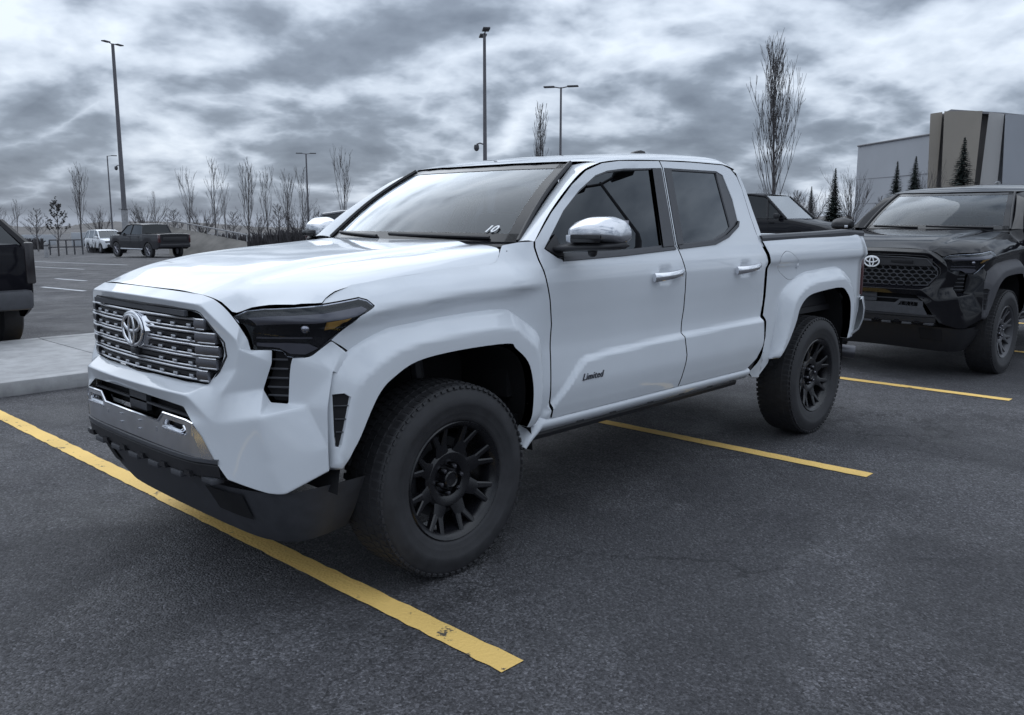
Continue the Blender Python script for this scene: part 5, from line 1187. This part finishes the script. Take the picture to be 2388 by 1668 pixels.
# pale path and rail slope right of the grey pickup
P = []
for i in range(9):
    t = i/8; az = 24.7+(29.3-24.7)*t; d = 62-6*t; e = -.48-.98*t; x, y = polar(az, d); zt = CAM.z+d*math.tan(R(e)); x2, y2 = polar(az, d-3.0); x3, y3 = polar(az, d+3)
    P.append([(x2, y2, float(gz(x2, y2))-.1), (x, y, zt), (x3, y3, zt-.1), (x3, y3, float(gz(x3, y3))-.5)])
rs = grid_mesh('grass_slope', P, mat('dry_grass', (.125, .118, .110), .95, noise=(.8, .4, 6))); rs.data.flip_normals(); tag(rs, kind='structure')
hr = empty('handrail', P[0][1]); tag(hr, 'pale metal handrail running down the grassy slope', 'railing')
off = Vector(P[0][1])
tube('top_rail', [Vector(q[1])-off+Vector((0, 0, .42)) for q in P], .05, BASEC, hr, 6)
for q in P: tube('post', [Vector(q[1])-off, Vector(q[1])-off+Vector((0, 0, .42))], .035, BASEC, hr, 6)
# low barrier and pale wall near the leafy tree
def wallseg(name, az0, az1, d, z0, z1, m, label, cat, th=.3):
    x0, y0 = polar(az0, d); x1, y1 = polar(az1, d); g0 = float(gz(x0, y0)); L = math.hypot(x1-x0, y1-y0)
    o = box(name, (0, 0, (z0+z1)/2), (L, th, z1-z0), m, None, None, .02); o.location = ((x0+x1)/2, (y0+y1)/2, g0); o.rotation_euler = (0, 0, math.atan2(y1-y0, x1-x0)); return tag(o, label, cat)
wallseg('low_wall', 16.2, 18.6, 96, -.2, 1.0, SNOW, 'pale low wall behind the leafy young tree', 'wall'); wallseg('low_wall', 19.4, 20.8, 92, -.2, 1.25, SNOW, 'pale low wall left of the far white car', 'wall')
wallseg('low_wall', 63.0, 68.6, 88, -.2, 1.5, mat('grey_wall', (.24, .25, .27), .9, noise=(1, .15, 5)), 'long grey low wall below the free standing spruce', 'wall')
br = empty('barrier_rail', (*polar(19.0, 70), float(gz(*polar(19.0, 70))))); tag(br, 'dark pipe barrier in front of the leafy young tree', 'railing')
a0 = Vector((*polar(18.25, 70), 0))-Vector((*polar(19.0, 70), 0)); a1 = Vector((*polar(19.95, 70), 0))-Vector((*polar(19.0, 70), 0))
for zz in (.55, 1.05): tube('rail', [a0+Vector((0, 0, zz)), a1+Vector((0, 0, zz))], .045, LHEAD, br, 6)
for t in (0, .25, .5, .75, 1): tube('post', [a0.lerp(a1, t), a0.lerp(a1, t)+Vector((0, 0, 1.07))], .05, LHEAD, br, 6)
bo = empty('bollard', (*polar(18.05, 62), float(gz(*polar(18.05, 62))))); tag(bo, 'pale bollard standing left of the pipe barrier', 'bollard')
bm = bmesh.new(); lathe(bm, [(0, .13), (.85, .12), (.95, .08), (.97, .001)], (0, 0, 0), 'z', 16); bmobj('bollard_post', bm, BASEC, bo)
bm = bmesh.new(); lathe(bm, [(.70, .128), (.78, .128)], (0, 0, 0), 'z', 16); bmobj('bollard_band', bm, LHEAD, bo)
# ------------------------------------------------------------------ building
WALLG = mat('grey_cladding', (.36, .375, .405), .7, noise=(.08, .10, 5)); WALLT = mat('tan_cladding', (.34, .305, .262), .65, noise=(.10, .14, 5)); WALLD = mat('dark_recess', (.26, .25, .25), .7, noise=(.2, .15, 4)); WALLL = mat('pale_cladding', (.46, .45, .44), .6, noise=(.08, .10, 5)); EDGE = mat('roof_edge', (.19, .19, .205), .6)
def poly_wall(name, pts, m, parent, depth=1.2):
    """panel of wall between bearings: pts (az, d, z) loop, extruded away from the viewer"""
    v = [Vector((*polar(a, d), z)) for a, d, z in pts]; bk = [p_+Vector((math.sin(R(a)), math.cos(R(a)), 0))*depth for p_, (a, d, z) in zip(v, pts)]; n = len(v)
    f = [tuple(range(n))]+[tuple(range(2*n-1, n-1, -1))]+[(i, n+i, n+(i+1) % n, (i+1) % n) for i in range(n)]
    o = meshobj(name, v+bk, f, m, parent, smooth=False)
    bm = bmesh.new(); bm.from_mesh(o.data); bmesh.ops.recalc_face_normals(bm, faces=bm.faces); bm.to_mesh(o.data); bm.free(); return o
def zel(d, el): return CAM.z+d*math.tan(R(el))
bd = empty('hall_building', (*polar(71, 118), 0)); tag(bd, 'grey hall building with a flared tan tower at the right', 'building')
inv = bd.matrix_basis.inverted() if False else Matrix.Translation(-Vector(bd.location))
n0 = len(bd.children)
poly_wall('hall_wall', [(67.57, 128, -2), (67.57, 128, zel(128, 4.28)), (71.6, 113, zel(113, 4.84)), (71.6, 113, -2)], WALLG, bd, 18)
# panel joints on the hall wall
for i in range(1, 6):
    t = i/6; az = 67.57+(71.6-67.57)*t; d = 128+(113-128)*t-.06
    tube('panel_joint', [Vector((*polar(az, d), -1)), Vector((*polar(az, d), zel(128, 4.28)*.985))], .035, EDGE, bd, 4)
for zz in (3.4, 6.6): tube('panel_joint', [Vector((*polar(67.6, 127.9), zz)), Vector((*polar(71.6, 112.9), zz))], .035, EDGE, bd, 4)
tube('roof_edge', [Vector((*polar(67.55, 127.9), zel(128, 4.28))), Vector((*polar(71.6, 112.9), zel(113, 4.84)))], .12, EDGE, bd, 6)
fins = [('tan', 71.62, 71.95, 71.38, 72.00, 5.98, 6.05, 106), ('dark', 71.93, 72.36, 71.95, 72.16, 5.95, 5.98, 107.5), ('tan', 72.34, 73.85, 72.10, 74.05, 6.08, 6.00, 105), ('dark', 73.80, 74.12, 74.0, 74.42, 5.88, 5.86, 107), ('pale', 74.08, 75.05, 74.38, 75.15, 5.92, 5.77, 105.5), ('grey', 75.0, 75.52, 75.08, 75.6, 5.62, 5.60, 107), ('grey', 75.48, 78.2, 75.2, 78.4, 5.75, 5.45, 104.5), ('pale', 78.15, 82.5, 78.2, 82.5, 5.40, 5.2, 106)]
MM = dict(tan=WALLT, dark=WALLD, pale=WALLL, grey=WALLG)
for mname, a0_, a1_, b0_, b1_, e0, e1, d in fins:
    poly_wall('tower_fin', [(a0_, d, -2), (a1_, d, -2), (b1_, d-1.2, zel(d-1.2, e1)), (b0_, d-1.2, zel(d-1.2, e0))], MM[mname], bd, 3.0)
poly_wall('tower_core', [(71.7, 109.5, -2), (82, 109.5, -2), (82, 109.5, zel(109, 5.0)), (71.7, 109.5, zel(109, 5.3))], WALLG, bd, 14)
poly_wall('tower_cap', [(72.45, 104.6, zel(104.6, 6.17)), (72.10, 104.6, zel(104.6, 6.02)), (75.2, 104.6, zel(104.6, 5.74)), (76.2, 104.6, zel(104.6, 5.58)), (76.2, 104.6, zel(104.6, 5.66)), (75.15, 104.6, zel(104.6, 5.84))], EDGE, bd, 3)
for c in bd.children: c.matrix_parent_inverse = Matrix.Translation(-Vector(bd.location))
